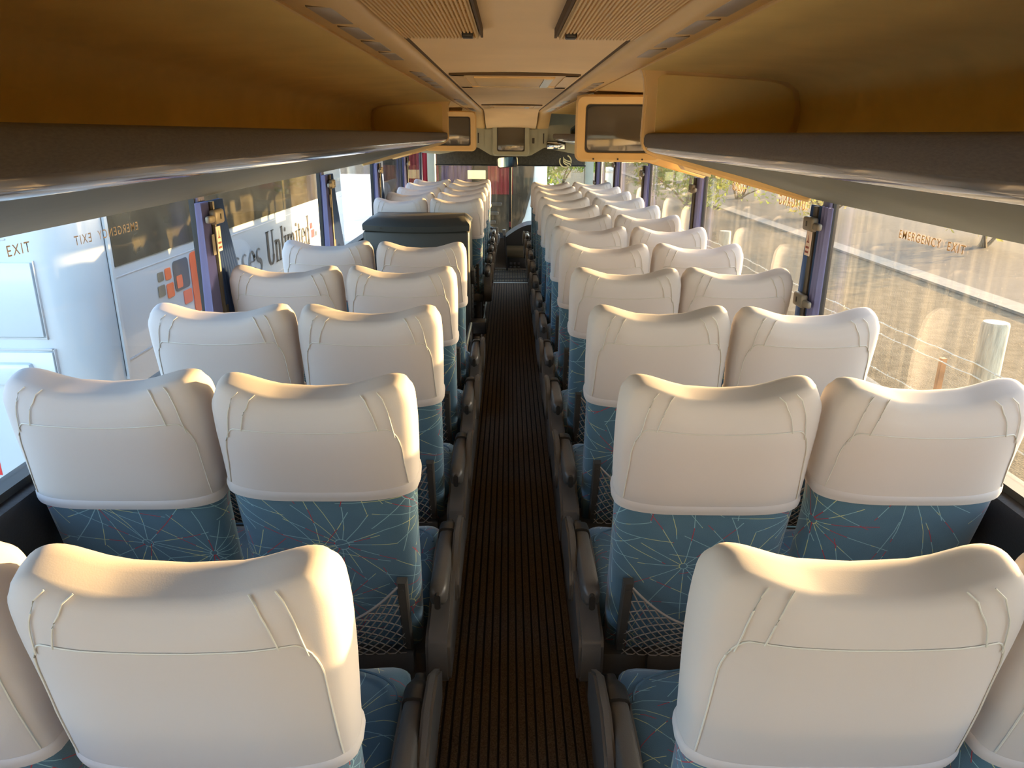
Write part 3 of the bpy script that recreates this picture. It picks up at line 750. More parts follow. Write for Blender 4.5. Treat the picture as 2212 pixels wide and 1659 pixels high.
def net_mesh():
    # elastic net pocket: sagging rim and woven diamond strands between the two bars
    mb = MB(); n = 22; rowsn = 13
    def P(u, v):       # u across -1..1, v 0 bottom .. 1 top
        s_top = 0.305 - 0.12 * (1 - abs(u) ** 1.6); s_bot = 0.045
        s = s_bot + (s_top - s_bot) * v
        x_ = 0.168 * u
        out = 0.052 + 0.018 + 0.022 * (1 - u * u) * (0.3 + 0.7 * v)
        p = axis_pt(s) - NRM * (out); return Vector((x_, p.y, p.z))
    for j in range(rowsn + 1):
        v = j / rowsn
        ph = (j % 2) * math.pi
        pts = [P(-1 + 2 * i / (n * 2), min(1, max(0, v + (0 if j == rowsn else 0.5 / rowsn * math.sin(i * math.pi / 2 * 1.0 + ph))))) for i in range(n * 2 + 1)]
        mb.tube(pts, 0.0034 if j == rowsn else 0.0019, 4, False)
    return mb.mesh('net', M_NET)
ME_NET = net_mesh()
def bar_mesh():
    a = axis_pt(0.06) - NRM * 0.062; b = axis_pt(0.315) - NRM * 0.068
    mb = MB()
    rows = []
    for p in (a, b):
        rows.append([p + Vector((dx, 0, 0)) + NRM * dn for dx, dn in ((-0.013, 0.014), (-0.013, -0.003), (-0.009, -0.008), (0.009, -0.008), (0.013, -0.003), (0.013, 0.014))])
    mb.quadgrid(rows, True, True, True)
    for q in (0.1, 0.9):
        c = a.lerp(b, q) - NRM * 0.008
        mb.tube([c, c - NRM * 0.003], 0.005, 8)
    return mb.mesh('pocket_bar', M_DGREY)
ME_BAR = bar_mesh()
def side_parts(sgn):     # sgn: direction of the aisle from the seat
    d = {}
    x0, x1 = sgn * 0.225, sgn * 0.290
    prof = [(0.10, 0.30), (0.13, 0.27), (0.58, 0.27), (0.64, 0.32), (0.65, 0.40), (0.60, 0.47), (0.50, 0.515), (0.36, 0.515), (0.27, 0.49), (0.20, 0.44), (0.12, 0.425), (0.10, 0.40)]
    def bev(poly, xa, xb, m, nm, r=0.008):
        bm = bmesh.new()
        vs = [bm.verts.new((xa, u, v)) for u, v in poly]; f = bm.faces.new(vs)
        rr = bmesh.ops.extrude_face_region(bm, geom=[f])
        bmesh.ops.translate(bm, vec=(xb - xa, 0, 0), verts=[v for v in rr['geom'] if isinstance(v, bmesh.types.BMVert)])
        bmesh.ops.bevel(bm, geom=list(bm.edges), offset=r, segments=2, affect='EDGES')
        bmesh.ops.recalc_face_normals(bm, faces=bm.faces)
        me = bpy.data.meshes.new(nm); bm.to_mesh(me); bm.free(); me.materials.append(m)
        me.polygons.foreach_set('use_smooth', [True] * len(me.polygons)); me.set_sharp_from_angle(angle=R(45))
        return me
    d['side_casing'] = bev(prof, x0, x1, M_GREY, 'side_casing')
    wing = [(0.30, 0.40), (0.62, 0.40), (0.63, 0.48), (0.54, 0.545), (0.42, 0.555), (0.33, 0.52), (0.29, 0.46)]
    d['casing_wing'] = bev(wing, x1 - sgn * 0.012, x1 + sgn * 0.012, M_GREY, 'casing_wing', 0.006)
    # armrest: rounded bar with a black front grip
    def arm(y0, y1, zt, m, nm, fat=1.0, front=False):
        rows = []
        yy = [0, 0.004, 0.014, 0.03] + ([0.06] if not front else [0.05, 0.08]) + [y1 - y0 - 0.02, y1 - y0 - 0.006, y1 - y0]
        for q in yy:
            k = math.sqrt(max(0.05, 1 - max(0, (0.03 - q) / 0.03) ** 2)) if not front else 1.0
            if q > y1 - y0 - 0.021: k *= 0.93
            if front: k = 1.0 - 0.55 * sm(0.3, 1.0, q / (y1 - y0))
            zc_ = zt - 0.028 - (0.020 * sm(0.2, 1, q / (y1 - y0)) if front else 0)
            rows.append([(sgn * 0.2555 + 0.0245 * fat * k * math.copysign(abs(math.cos(a)) ** 0.6, math.cos(a)), y0 + q, zc_ + 0.030 * fat * k * math.copysign(abs(math.sin(a)) ** 0.6, math.sin(a))) for a in [2 * math.pi * i / 16 for i in range(16)]])
        return MB().quadgrid(rows, True, True, True).mesh(nm, m, angle=50)
    d['armrest'] = arm(0.155, 0.47, 0.535, M_GREY, 'armrest')
    d['armrest_grip'] = arm(0.465, 0.585, 0.540, M_BLACK, 'armrest_grip', 1.06, True)
    d['armrest_slot'] = MB().prism([(sgn * 0.2555 + px, pz) for px, pz in rrect(-0.008, 0.008, 0.482, 0.525, 0.007)], 'y', 0.148, 0.20).mesh('armrest_slot', M_BLACK)
    d['pedestal'] = rbox_mesh('pedestal', min(sgn * 0.15, sgn * 0.19), max(sgn * 0.15, sgn * 0.19), 0.23, 0.58, 0.0, 0.40, 0.008, M_DGREY, 2)
    d['foot_plate'] = rbox_mesh('foot_plate', min(sgn * 0.13, sgn * 0.182), max(sgn * 0.13, sgn * 0.182), 0.2, 0.68, -0.001, 0.022, 0.006, M_METAL, 2)
    for kk, me_ in d.items():
        if kk not in ('pedestal', 'foot_plate'): me_.transform(Matrix.Translation((0, -0.02, 0.09)))
    return d
SIDEP = {-1: side_parts(-1), 1: side_parts(1)}
ME_FRAME = rbox_mesh('seat_frame', -0.222, 0.222, 0.15, 0.28, 0.345, 0.418, 0.014, M_DGREY, 2)
ME_BRACE = rbox_mesh('frame_recess', -0.10, 0.19, 0.135, 0.18, 0.355, 0.428, 0.010, M_GREY, 2)
ME_UNDER = MB().tube([(-0.22, 0.45, 0.33), (0.22, 0.45, 0.33)], 0.018, 8).mesh('cross_tube', M_BLACK)
ME_REST = rbox_mesh('footrest_bar', -0.2, 0.2, 0.30, 0.36, 0.10, 0.135, 0.012, M_DGREY, 2)

def seat(sgn_aisle, aisle, x, y, label, rec=0.0, yaw=0.0, cover='mid'):
    if y < 1.0: x += math.copysign(0.017, x)
    o = empty('passenger_chair', (x, y, PLAT))
    tag(o, label, 'seat', 'blue coach seats with white headrest covers')
    hb = axis_pt(0.0)
    b = link('backrest', ME_BACK, o)
    ck = COVERS[cover]; cv = link('headrest_cover', ck[0], o); cv['label'] = 'white fitted headrest cover'
    link('hem', ck[1], cv); link('seam', ck[3], cv)
    nt_ = link('net', ME_NET, o); nt_['kind'] = 'stuff'
    b1 = link('pocket_bar', ME_BAR, o); b2 = link('pocket_bar', ME_BAR, o)
    # recline about the hinge at the bottom of the back
    Mh = Matrix.Translation(hb) @ Matrix.Rotation(R(rec), 4, 'X') @ Matrix.Rotation(R(yaw), 4, 'Z') @ Matrix.Translation(-hb)
    for q in (b, cv, nt_): q.matrix_local = Mh
    b1.matrix_local = Mh @ Matrix.Translation((-0.172, 0, 0)); b2.matrix_local = Mh @ Matrix.Translation((0.172, 0, 0))
    cu = link('cushion', ME_CUSH, o); link('piping', ME_CSEAM, cu)
    fr = link('seat_frame', ME_FRAME, o); link('frame_recess', ME_BRACE, fr)
    link('cross_tube', ME_UNDER, o)
    if aisle:
        d = SIDEP[sgn_aisle]
        sc = link('side_casing', d['side_casing'], o); link('casing_wing', d['casing_wing'], sc)
        ar = link('armrest', d['armrest'], o); link('armrest_grip', d['armrest_grip'], ar); link('armrest_slot', d['armrest_slot'], ar)
        pd = link('pedestal', d['pedestal'], o); link('foot_plate', d['foot_plate'], pd)
    else:
        d = SIDEP[sgn_aisle]
        pd = link('pedestal', d['pedestal'], o)
    link('footrest_bar', ME_REST, o)
    if y < 1.0: o.scale.z = 0.972
    return o
XI, XO = 0.457, 0.923
num = ['front', 'second', 'third', 'fourth', 'fifth', 'sixth', 'seventh', 'eighth', 'ninth', 'tenth', 'eleventh', 'rearmost']
rows_r = [0.832] + [0.807 + 0.709 * k for k in range(1, 12)]
rows_l = [0.832] + [0.807 + 0.709 * k for k in range(1, 5)] + [6.25, 6.92, 7.60, 8.28, 8.97]
rr = random.Random(3)
def cvr(k, win=False): return 'long' if k == 0 else ('short' if k == 1 and not win else rr.choice(['mid', 'mid', 'short']))
for k, y in enumerate(rows_r):
    wd_ = num[11 - k] + ' row from the windscreen' if k not in (11, 0) else num[11 - k] + ' row'
    seat(-1, True, XI - (0.004 if k == 11 else 0), y, 'white-covered blue aisle seat on the fence side, ' + wd_, rr.uniform(-0.6, 0.6), rr.uniform(-0.3, 0.3), cvr(k, True))
    seat(-1, False, XO - (0.012 if k == 3 else 0.004 if k == 11 else 0), y, 'white-covered blue window seat on the fence side, ' + wd_, rr.uniform(-0.8, 0.8), rr.uniform(-0.3, 0.3), cvr(k, True))
for k, y in enumerate(rows_l):
    if k >= 5:
        q = ['first', 'second', 'third', 'fourth', 'fifth'][k - 5]; wd_ = '%s row ahead of the dark cabinet' % q
    else:
        q = ['fifth', 'fourth', 'third', 'second', 'first'][k]; wd_ = '%s row behind the dark cabinet' % q
    seat(1, True, -XI, y, 'white-covered blue aisle seat on the parked-coach side, ' + wd_, rr.uniform(-0.6, 0.6), rr.uniform(-0.3, 0.3), cvr(k))
    seat(1, False, -XO, y, 'white-covered blue window seat on the parked-coach side, ' + wd_, rr.uniform(-0.8, 0.8), rr.uniform(-0.3, 0.3), cvr(k, True))

# ------------------------------------------------------------------ dark cabinet by the middle stairwell
o = empty('cabinet', (-0.720, 6.0, 0.0)); tag(o, 'charcoal cabinet with curved lid and red button beside the middle stairwell', 'cabinet')
rbox('body', -0.405, 0.40, -0.33, 0.18, 0.10, 1.150, 0.022, mat('cabinet_charcoal', (0.026, 0.027, 0.025), 0.5, bump=0.06, bscale=200), o)
rows = []
N = 14
for (dz, ins) in ((1.153, 0.0), (1.193, -0.004), (1.205, 0.004), (1.240, 0.07), (1.247, 0.09)):
    ring = []
    for i in range(N + 1):
        u = -1 + 2 * i / N; ring.append((u * (0.402 - ins * 0.6), -0.335 - 0.035 * (1 - u * u) + ins * 1.2, dz - 0.010 * (1 - u * u)))
    ring += [((0.402 - ins * 0.6), 0.18 - ins, dz), (-(0.402 - ins * 0.6), 0.18 - ins, dz)]
    rows.append(ring)
MB().quadgrid(rows, True, True, True).build('lid', MATS['cabinet_charcoal'], o)
for u in (-0.62, -0.05, 0.6):
    yy = -0.335 - 0.035 * (1 - u * u)
    MB().tube([(u * 0.42, yy + 0.004, 1.173), (u * 0.42, yy - 0.005, 1.173)], 0.007, 10).build('lid_screw', M_BLACK, o)
bt = MB().tube([(0.33, -0.325, 1.06), (0.33, -0.338, 1.06)], 0.014, 16).build('stop_button', M_REDB, o)
MB().tube([(0.33, -0.325, 1.06), (0.33, -0.333, 1.06)], 0.019, 16).build('button_ring', M_BLACK, bt)
# a folding jump seat and latch on the aisle side of the cabinet
rbox('latch_box', 0.397, 0.435, -0.20, -0.10, 0.72, 0.83, 0.008, M_BLACK, o)
rbox('side_grille', 0.397, 0.410, -0.1, 0.12, 0.35, 0.82, 0.004, M_DGREY, o)
for i in range(9): MB().box(0.409, 0.413, -0.09, 0.11, 0.40 + i * 0.044, 0.415 + i * 0.044).build('slat', M_BLACK, o, smooth=False)
rbox('side_bracket', 0.395, 0.525, -0.30, -0.16, 0.34, 0.44, 0.01, M_BLACK, o)
# low partition and handrail behind the stairwell, on the aisle
o = empty('handrail', (-0.30, 4.70, 0.0)); tag(o, 'low metal handrail and kick panel along the middle stairwell', 'handrail')
MB().tube([(0, 0.0, 0.0), (0, 0.0, 0.42), (0, 0.10, 0.50), (0, 0.7, 0.50), (0, 0.8, 0.42), (0, 0.8, 0.0)], 0.014, 8).build('rail', M_METAL, o)
MB().box(-0.012, 0.0, 0.02, 0.78, 0.0, 0.34).build('kick_panel', M_DGREY, o, smooth=False)

# ------------------------------------------------------------------ front end: overhead console, windscreen, dashboard
o = empty('overhead_console', (0, 9.75, 1.62)); tag(o, 'grey-green overhead console above the windscreen holding the middle television', 'console')
poly = [(-0.46, 0.34), (0.46, 0.34), (0.46, 0.08), (0.40, 0.06), (0.33, 0.02), (0.26, -0.02), (0.2, -0.035), (-0.2, -0.035), (-0.26, -0.02), (-0.33, 0.02), (-0.40, 0.06), (-0.46, 0.08)]
MB().prism(poly, 'y', 0.0, 0.5).build('fascia', M_GGREEN, o, smooth=False)
MB().prism([(u * 0.96, v * 0.92 + 0.01) for u, v in [(-0.34, 0.30), (0.34, 0.30), (0.34, 0.07), (0.26, 0.0), (0.2, -0.015), (-0.2, -0.015), (-0.26, 0.0), (-0.34, 0.07)]], 'y', -0.025, 0.0).build('screen_surround', M_GGREEN, o, smooth=False)
rbox('vent_slot', 0.265, 0.295, -0.032, -0.02, 0.12, 0.185, 0.004, M_DGREY, o, 2)
for sgn in (-1, 1):
    MB().prism([(sgn * 0.46, 0.34), (sgn * 1.13, 0.34), (sgn * 1.13, 0.0), (sgn * 0.9, -0.02), (sgn * 0.46, 0.06)], 'y', 0.02, 0.5).build('side_fascia', M_GGREEN, o, smooth=False)
    MB().box(min(sgn * 0.40, sgn * 0.415), max(sgn * 0.40, sgn * 0.415), -0.006, 0.001, 0.12, 0.24).build('panel_gap', M_BLACK, o, smooth=False)
crt('television', 0.46, 0.40, M_GGREEN, 'grey-framed tube television in the middle of the overhead console', (0, 9.65, 1.795), tilt=-4, depth=0.06)
o = empty('interior_mirror', (0.56, 9.62, 1.72), (0, 0, R(-14))); tag(o, 'small rectangular passenger mirror under the overhead console', 'mirror')
rbox('mirror_frame', -0.12, 0.12, -0.012, 0.02, -0.05, 0.05, 0.010, M_BLACK, o); rbox('mirror_face', -0.11, 0.11, -0.016, -0.010, -0.043, 0.043, 0.004, M_MIRROR, o, 2)
MB().tube([(0, 0.015, 0.02), (0, 0.1, 0.06)], 0.010, 8).build('bracket', M_BLACK, o)

wf = empty('wall_front'); struct(wf)
for sgn in (-1, 1):
    MB().box(min(sgn * 1.12, sgn * 1.23), max(sgn * 1.12, sgn * 1.23), 11.40, 11.62, -0.5, 2.15).build('corner_pillar', M_GGREEN, wf, smooth=False)
MB().box(-1.23, 1.23, 11.35, 11.62, 1.72, 2.17).build('header', M_GGREEN, wf, smooth=False)
MB().box(-1.23, 1.23, 11.50, 11.62, -0.6, 0.22).build('front_panel', M_BLACK, wf, smooth=False)
wsn = empty('window_20', (0, 11.55, 0.22)); struct(wsn)
for sgn in (-1, 1):
    MB().box(min(sgn * 0.02, sgn * 1.12), max(sgn * 0.02, sgn * 1.12), -0.004, 0.004, 0.0, 1.52).build('pane', M_GLASS_F, wsn, smooth=False)
rbox('centre_bar', -0.022, 0.022, -0.03, 0.02, 0.0, 1.52, 0.006, M_BLACK, wsn)
rbox('bar_sticker', -0.012, 0.012, -0.034, -0.029, 0.28, 0.36, 0.003, M_STICKR, wsn, 1)
# lettering and emblem on the windscreen
for txt, xx, zz, sz in (('LICENSED TO CARRY', 0.84, 1.10, 0.050), ('SEATED', 0.74, 1.02, 0.072), ('PASS', 0.70, 0.95, 0.072)):
    lettering(txt, M_LETG, Matrix(((sz, 0, 0, xx), (0, 0, -1, -0.006), (0, sz, 0, zz), (0, 0, 0, 1))), wsn, offset=0.008)
em = MB()
for k_, (r0, r1, a0, a1) in enumerate(((0.075, 0.092, 150, 430),)):
    pts = []
    for i in range(31):
        a = R(a0 + (a1 - a0) * i / 30); pts.append((math.cos(a), math.sin(a)))
    b = len(em.v)
    for c, s in pts: em.v += [(r0 * c, 0, r0 * s), (r1 * c, 0, r1 * s)]
    for i in range(30): em.f.append((b + 2 * i, b + 2 * i + 1, b + 2 * i + 3, b + 2 * i + 2)); em.mi.append(0)
for q in (-0.02, 0.008, 0.036):
    b = len(em.v); n = 8
    for i in range(n + 1):
        t = i / n; px = -0.055 + 0.12 * t; pz = 0.035 - q - 0.10 * t ** 0.7 + 0.045 * t * t; wd_ = 0.010 * (1 - 0.3 * t)
        em.v += [(px + 0.02, 0, pz - wd_), (px + 0.02, 0, pz + wd_)]
    for i in range(n): em.f.append((b + 2 * i, b + 2 * i + 1, b + 2 * i + 3, b + 2 * i + 2)); em.mi.append(0)
# roller blind across the top of the windscreen
o = empty('roller_blind', (0, 11.3, 1.42)); tag(o, 'dark roller blind pulled part way down across the windscreen top', 'blind')
rows = []
for j in range(5):
    z = 0.30 - 0.30 * j / 4
    rows.append([(-1.08 + 2.16 * i / 24, 0.006 * math.sin(i * 2.1 + j), z) for i in range(25)] + [(-1.08 + 2.16 * i / 24, 0.006 + 0.006 * math.sin(i * 2.1 + j), z) for i in reversed(range(25))])
MB().quadgrid(rows, True, True, True).build('blind_sheet', M_BLIND, o)
MB().tube([(-1.1, 0.003, -0.005), (1.1, 0.003, -0.005)], 0.011, 8).build('bottom_bar', M_BLACK, o)
MB().tube([(-1.1, 0.0, 0.31), (1.1, 0.0, 0.31)], 0.03, 10).build('roller', M_BLACK, o)
for sgn in (-1, 1): MB().tube([(sgn * 1.09, 0.02, 0.3), (sgn * 1.09, 0.02, -0.75)], 0.006, 6).build('guide_wire', M_BLACK, o)
e_ = em.build('round_emblem', M_LETG, o, smooth=False); e_.location = (0.80, -0.03, 0.06)
# driver's mirror
o = empty('rear_view_mirror', (-0.045, 10.16, 1.50), (R(8), R(-5), R(-4))); tag(o, "driver's blue-tinted rear view mirror hanging at the windscreen centre", 'mirror')
rows = [[(p[0], y, p[1]) for p in rrect(-0.135 + a, 0.135 - a, -0.072 + a, 0.072 - a, 0.032)] for y, a in ((0.035, 0.03), (0.03, 0.008), (0.006, 0.0), (0.0, 0.004), (0.002, 0.012))]
MB().quadgrid(rows, True, True, False).build('mirror_shell', M_BLACK, o)
MB().prism(rrect(-0.124, 0.124, -0.061, 0.061, 0.026), 'y', 0.0, 0.004).build('mirror_face', M_MIRROR, o)
MB().tube([(0, 0.03, 0.03), (0.0, 0.03, 0.06), (0.0, 0.03, 0.078)], 0.012, 8).build('mirror_stem', M_BLACK, o)
# dashboard and steering wheel
o = empty('dashboard', (0, 10.95, -0.40)); tag(o, 'curved black dashboard with a rounded passenger binnacle and switch rows', 'dashboard')
rows = []
for y, z, hw in ((-0.02, 0.0, 1.14), (-0.05, 0.5, 1.14), (0.03, 0.86, 1.14), (0.12, 0.93, 1.14), (0.48, 0.86, 1.14), (0.50, 0.0, 1.14)): rows.append([(-hw, y, z), (-0.12, y, z - (0.0 if z < 0.6 else 0.06)), (hw, y, z - 0.08 if z > 0.6 else z)])
MB().quadgrid(rows).build('panel', M_BLACK, o)
pts = [(-0.06, 0.0)] + [(-0.06 + 0.62 * t, 0.86 + 0.18 * math.sin(min(1, t * 1.6) * math.pi / 2)) for t in [i / 10 for i in range(11)]] + [(0.60, 0.0)]
MB().prism(pts, 'y', -0.30, 0.20).build('binnacle', M_BLACK, o)
rows = []
for i in range(8):
    a = R(20 + 20 * i); rows.append([(-0.045, -0.31 - 0.05 * math.sin(a), 0.66 + 0.09 * math.cos(a)), (0.50, -0.31 - 0.05 * math.sin(a), 0.66 + 0.09 * math.cos(a))])
MB().quadgrid(rows).build('roll_trim', mat('dash_bronze', (0.07, 0.055, 0.03), 0.35), o)  # bronze tone stands in for the gold highlight on the console
for i in range(3):
    for j in range(3): rbox('switch', 0.0 + i * 0.055, 0.035 + i * 0.055, -0.318, -0.295, 0.36 + j * 0.055, 0.395 + j * 0.055, 0.004, M_GREY, o, 1)
rbox('radio', 0.22, 0.42, -0.312, -0.29, 0.40, 0.47, 0.005, M_DGREY, o, 2)
rbox('info_plate', 0.20, 0.36, -0.306, -0.296, 0.86, 0.93, 0.003, M_GREY, o, 1)
o = empty('steering_wheel', (-0.41, 10.48, 0.46), (R(-52), 0, 0)); tag(o, 'black steering wheel with white letters on its rim', 'steering wheel')
MB().tube([(0.25 * math.cos(2 * math.pi * i / 32), 0, 0.25 * math.sin(2 * math.pi * i / 32)) for i in range(32)], 0.02, 8, closed=True).build('rim', M_BLACK, o)
for a in (90, 210, 330): MB().tube([(0, 0.02, 0), (0.24 * math.cos(R(a)), 0, 0.24 * math.sin(R(a)))], 0.014, 6).build('spoke', M_BLACK, o)
MB().tube([(0, 0.03, 0), (0, -0.01, 0)], 0.07, 16).build('hub', M_BLACK, o)
for ch, a in (('I', 42), ('T', 28), ('E', 12)):
    mt = Matrix.Rotation(R(-(a)), 4, 'Y') @ Matrix.Translation((0.25, -0.021, 0)) @ Matrix(((0, 0.05, 0, 0), (0, 0, -1, 0), (-0.05, 0, 0, 0), (0, 0, 0, 1)))
    lettering(ch, mat('white_letter', (0.8, 0.8, 0.8), 0.5) if 'white_letter' not in MATS else MATS['white_letter'], mt, o, 'rim_letter', offset=0.01)
MB().tube([(0, 0.03, 0), (0, 0.35, 0.0)], 0.035, 10).build('column', M_BLACK, o)
# driver's partition rail and gear lever
o = empty('gear_lever', (-0.04, 10.50, -0.40)); tag(o, 'thin black gear lever beside the steering wheel', 'gear lever')
MB().tube([(0, 0, 0), (0.0, 0.05, 0.5), (-0.04, 0.02, 0.92)], 0.012, 8).build('shaft', M_BLACK, o)
MB().tube([(-0.04, 0.02, 0.90), (-0.045, 0.02, 0.98)], [0.02, 0.026], 10).build('knob', M_METAL, o)

# ------------------------------------------------------------------ unseen rear wall with an added window
wr = empty('wall_rear'); struct(wr)
MB().box(-WX - 0.06, WX + 0.06, YR - 0.06, YR, -0.5, 1.50).build('rear_panel', M_REARW, wr, smooth=False)
MB().box(-WX - 0.06, WX + 0.06, YR - 0.06, YR, 1.75, 2.20).build('rear_header', M_REARW, wr, smooth=False)
for sgn in (-1, 1): MB().box(min(sgn * 1.0, sgn * 1.23), max(sgn * 1.0, sgn * 1.23), YR - 0.06, YR, 1.50, 1.75).build('rear_post', M_REARW, wr, smooth=False)
wb = empty('window_21', (0, YR - 0.03, 1.50)); struct(wb)
MB().box(-1.0, 1.0, -0.004, 0.004, 0.0, 0.25).build('pane', M_GLASS_B, wb, smooth=False)  # unseen window strip, added to light the seat backs from behind

# ------------------------------------------------------------------ outside: ground
GZ = -1.22
gr = MB().box(-60, 60, -40, 90, GZ - 0.2, GZ).build('ground', M_GROUND, smooth=False); struct(gr)
rd = MB().box(9.9, 60, -40, 90, GZ, GZ + 0.02).build('road', M_ASPH, smooth=False); struct(rd)
kb = MB().box(9.35, 9.9, -40, 90, GZ, GZ + 0.05).build('kerb', M_KERB, smooth=False); struct(kb)
yd = MB().box(-14, 3.0, -40, 60, GZ, GZ + 0.012).build('pavement', mat('pale_concrete', (0.42, 0.40, 0.36), 0.9, var=0.15, vscale=3), smooth=False); struct(yd)  # pavement kept pale to bounce light onto the parked coach

# ------------------------------------------------------------------ outside: barbed wire fence
o = empty('barbed_wire_fence', (3.55, 0, GZ), (0, 0, R(2.0))); tag(o, 'barbed wire fence with weathered posts beyond the dusty windows', 'fence')
for i, (yy, hh, r0, m) in enumerate(((5.0, 1.86, 0.095, M_POST), (-1.5, 1.85, 0.09, M_POST), (11.0, 1.75, 0.09, M_POST), (17.0, 1.75, 0.09, M_POST), (23.5, 1.75, 0.09, M_POST))):
    n = 14; rows = []
    for z, k_ in ((-0.3, 1.0), (0.4, 1.0), (1.0, 0.97), (hh - 0.02, 0.93), (hh, 0.85)):
        rows.append([(r0 * k_ * math.cos(2 * math.pi * q / n) + 0.01 * math.sin(z * 3), yy + r0 * k_ * math.sin(2 * math.pi * q / n), z) for q in range(n)])
    MB().quadgrid(rows, True, True, True).build('post', m, o)
for yy in (5.5, 8.2, 13.8):
    MB().box(-0.02, 0.02, yy - 0.02, yy + 0.02, -0.2, 1.45).build('rust_stake', M_RUST, o, smooth=False)
for wi, (z, sag) in enumerate(((1.56, 0.04), (1.47, 0.05), (1.17, 0.07), (0.80, 0.05), (0.45, 0.04))):
    pts = []
    n = 260
    for i in range(n + 1):
        y = -4 + 30 * i / n; ph = (y - 5.0) / 6.0
        pts.append((-0.1 + 0.004 * math.sin(i * 1.7), y, z - sag * math.sin(math.pi * (ph % 1.0)) + 0.004 * math.cos(i * 1.7)))
    wo = MB().tube(pts, 0.0065, 4, False).build('wire', M_WIRE, o)
    bb = MB()
    for i in range(0, n, 1):
        p = Vector(pts[i]); a = i * 2.4
        d = Vector((math.cos(a) * 0.018, 0.008, math.sin(a) * 0.018)); bb.tube([p - d, p + d], 0.003, 3, False)
    b_ = bb.build('barbs', M_WIRE, wo, smooth=False); b_['kind'] = 'stuff'
MB().tube([(-0.11, 4.92, 1.40), (-0.16, 4.86, 1.30), (-0.17, 4.80, 1.1), (-0.12, 4.78, 0.8), (-0.15, 4.82, 0.5)], 0.008, 6).build('green_string', M_HOSE, o)

# ------------------------------------------------------------------ outside: vegetation
def bush(loc, rx, ry, rz, n, m, label, cat='bush', grp='shrubs beyond the road', leaf=0.09, trunk=True, seed=0):
    q = random.Random(seed); o = empty('bush', loc); tag(o, label, cat, grp)
    mb = MB()
    cl = [(q.uniform(-.7, .7) * rx, q.uniform(-.7, .7) * ry, q.uniform(.35, 1.55) * rz, q.uniform(.3, .55)) for _ in range(16)]
    for i in range(n):
        c = q.choice(cl); d = Vector((q.gauss(0, 1), q.gauss(0, 1), q.gauss(0, 1))).normalized() * (q.random() ** 0.4) * c[3]
        p = Vector((c[0] + d.x * rx, c[1] + d.y * ry, max(0.05, c[2] + d.z * rz)))
        a = Vector((q.gauss(0, 1), q.gauss(0, 1), q.gauss(0, 1))).normalized(); b = a.orthogonal().normalized()
        s_ = leaf * q.uniform(.6, 1.4); k_ = len(mb.v)
        mb.v += [tuple(p - a * s_), tuple(p + b * s_ * .45), tuple(p + a * s_), tuple(p - b * s_ * .45)]; mb.f.append((k_, k_ + 1, k_ + 2, k_ + 3)); mb.mi.append(0)
    f = mb.build('foliage', m, o, smooth=False, fix=False); f['kind'] = 'stuff'
    tb = MB()
    for i in range(6):
        c = cl[i]; tb.tube([(0.05 * i - 0.15, 0, -0.05), (c[0] * .4, c[1] * .4, c[2] * .5), (c[0], c[1], c[2])], [0.06, 0.04, 0.015], 6)
    tb.build('stems', M_BARK, o)
    return o
bush((12.5, 30, GZ), 2.2, 3.5, 1.5, 2600, M_LEAFY, 'tall yellow-green bush across the road beyond the fence', seed=1)
bush((14.0, 22, GZ), 2.0, 3.0, 1.1, 2200, M_LEAFY, 'low dry yellow bush across the road', seed=2)
bush((11.8, 39, GZ), 2.5, 3.5, 1.9, 2600, M_LEAF, 'dark green bush farthest along the road', seed=3)
bush((1.9, 33, GZ), 3.0, 1.6, 2.4, 5200, M_LEAF, 'dense green tree seen through the windscreen beside the white coach', 'tree', 'trees ahead of the windscreen', leaf=0.12, seed=4)
bush((8.0, 34, GZ), 2.4, 1.6, 2.0, 3000, M_LEAF, 'dense green tree ahead of the bus near the fence', 'tree', 'trees ahead of the windscreen', leaf=0.12, seed=5)

# ------------------------------------------------------------------ outside: parked coach alongside
CX = -2.56; CY0 = 4.36; CR = 0.34
KS = 1.2
o = empty('parked_coach', (CAMX + (CX - CAMX) * KS, CY0 * KS, CAMZ + (-0.55 - CAMZ) * KS)); o.scale = (KS, KS, KS); tag(o, 'white coach with orange and slate logo and black lettering parked alongside', 'coach')
def W(x, y, z): return (x - CX, y - CY0, z + 0.55)
foot = [(CX, 11.6)]
for i in range(9):
    a = R(0 - 90 * i / 8); foot.append((CX - CR + CR * math.cos(a), CY0 + CR + CR * math.sin(a)))
for i in range(9):
    a = R(270 - 90 * i / 8); foot.append((CX - 2.5 + CR + CR * math.cos(a), CY0 + CR + CR * math.sin(a)))
foot.append((CX - 2.5, 11.6))
rows = []
for z, ins in ((-0.55, 0.03), (-0.5, 0.0), (0.4, 0.0), (1.9, 0.0), (2.1, 0.03), (2.25, 0.12), (2.3, 0.3)):
    rows.append([W(p[0] + (-ins if p[0] > CX - 1.25 else ins), p[1] + (ins if p[1] < 10 else 0), z) for p in foot])
MB().quadgrid(rows, True, True, True).build('body', M_BUSW, o, angle=30)
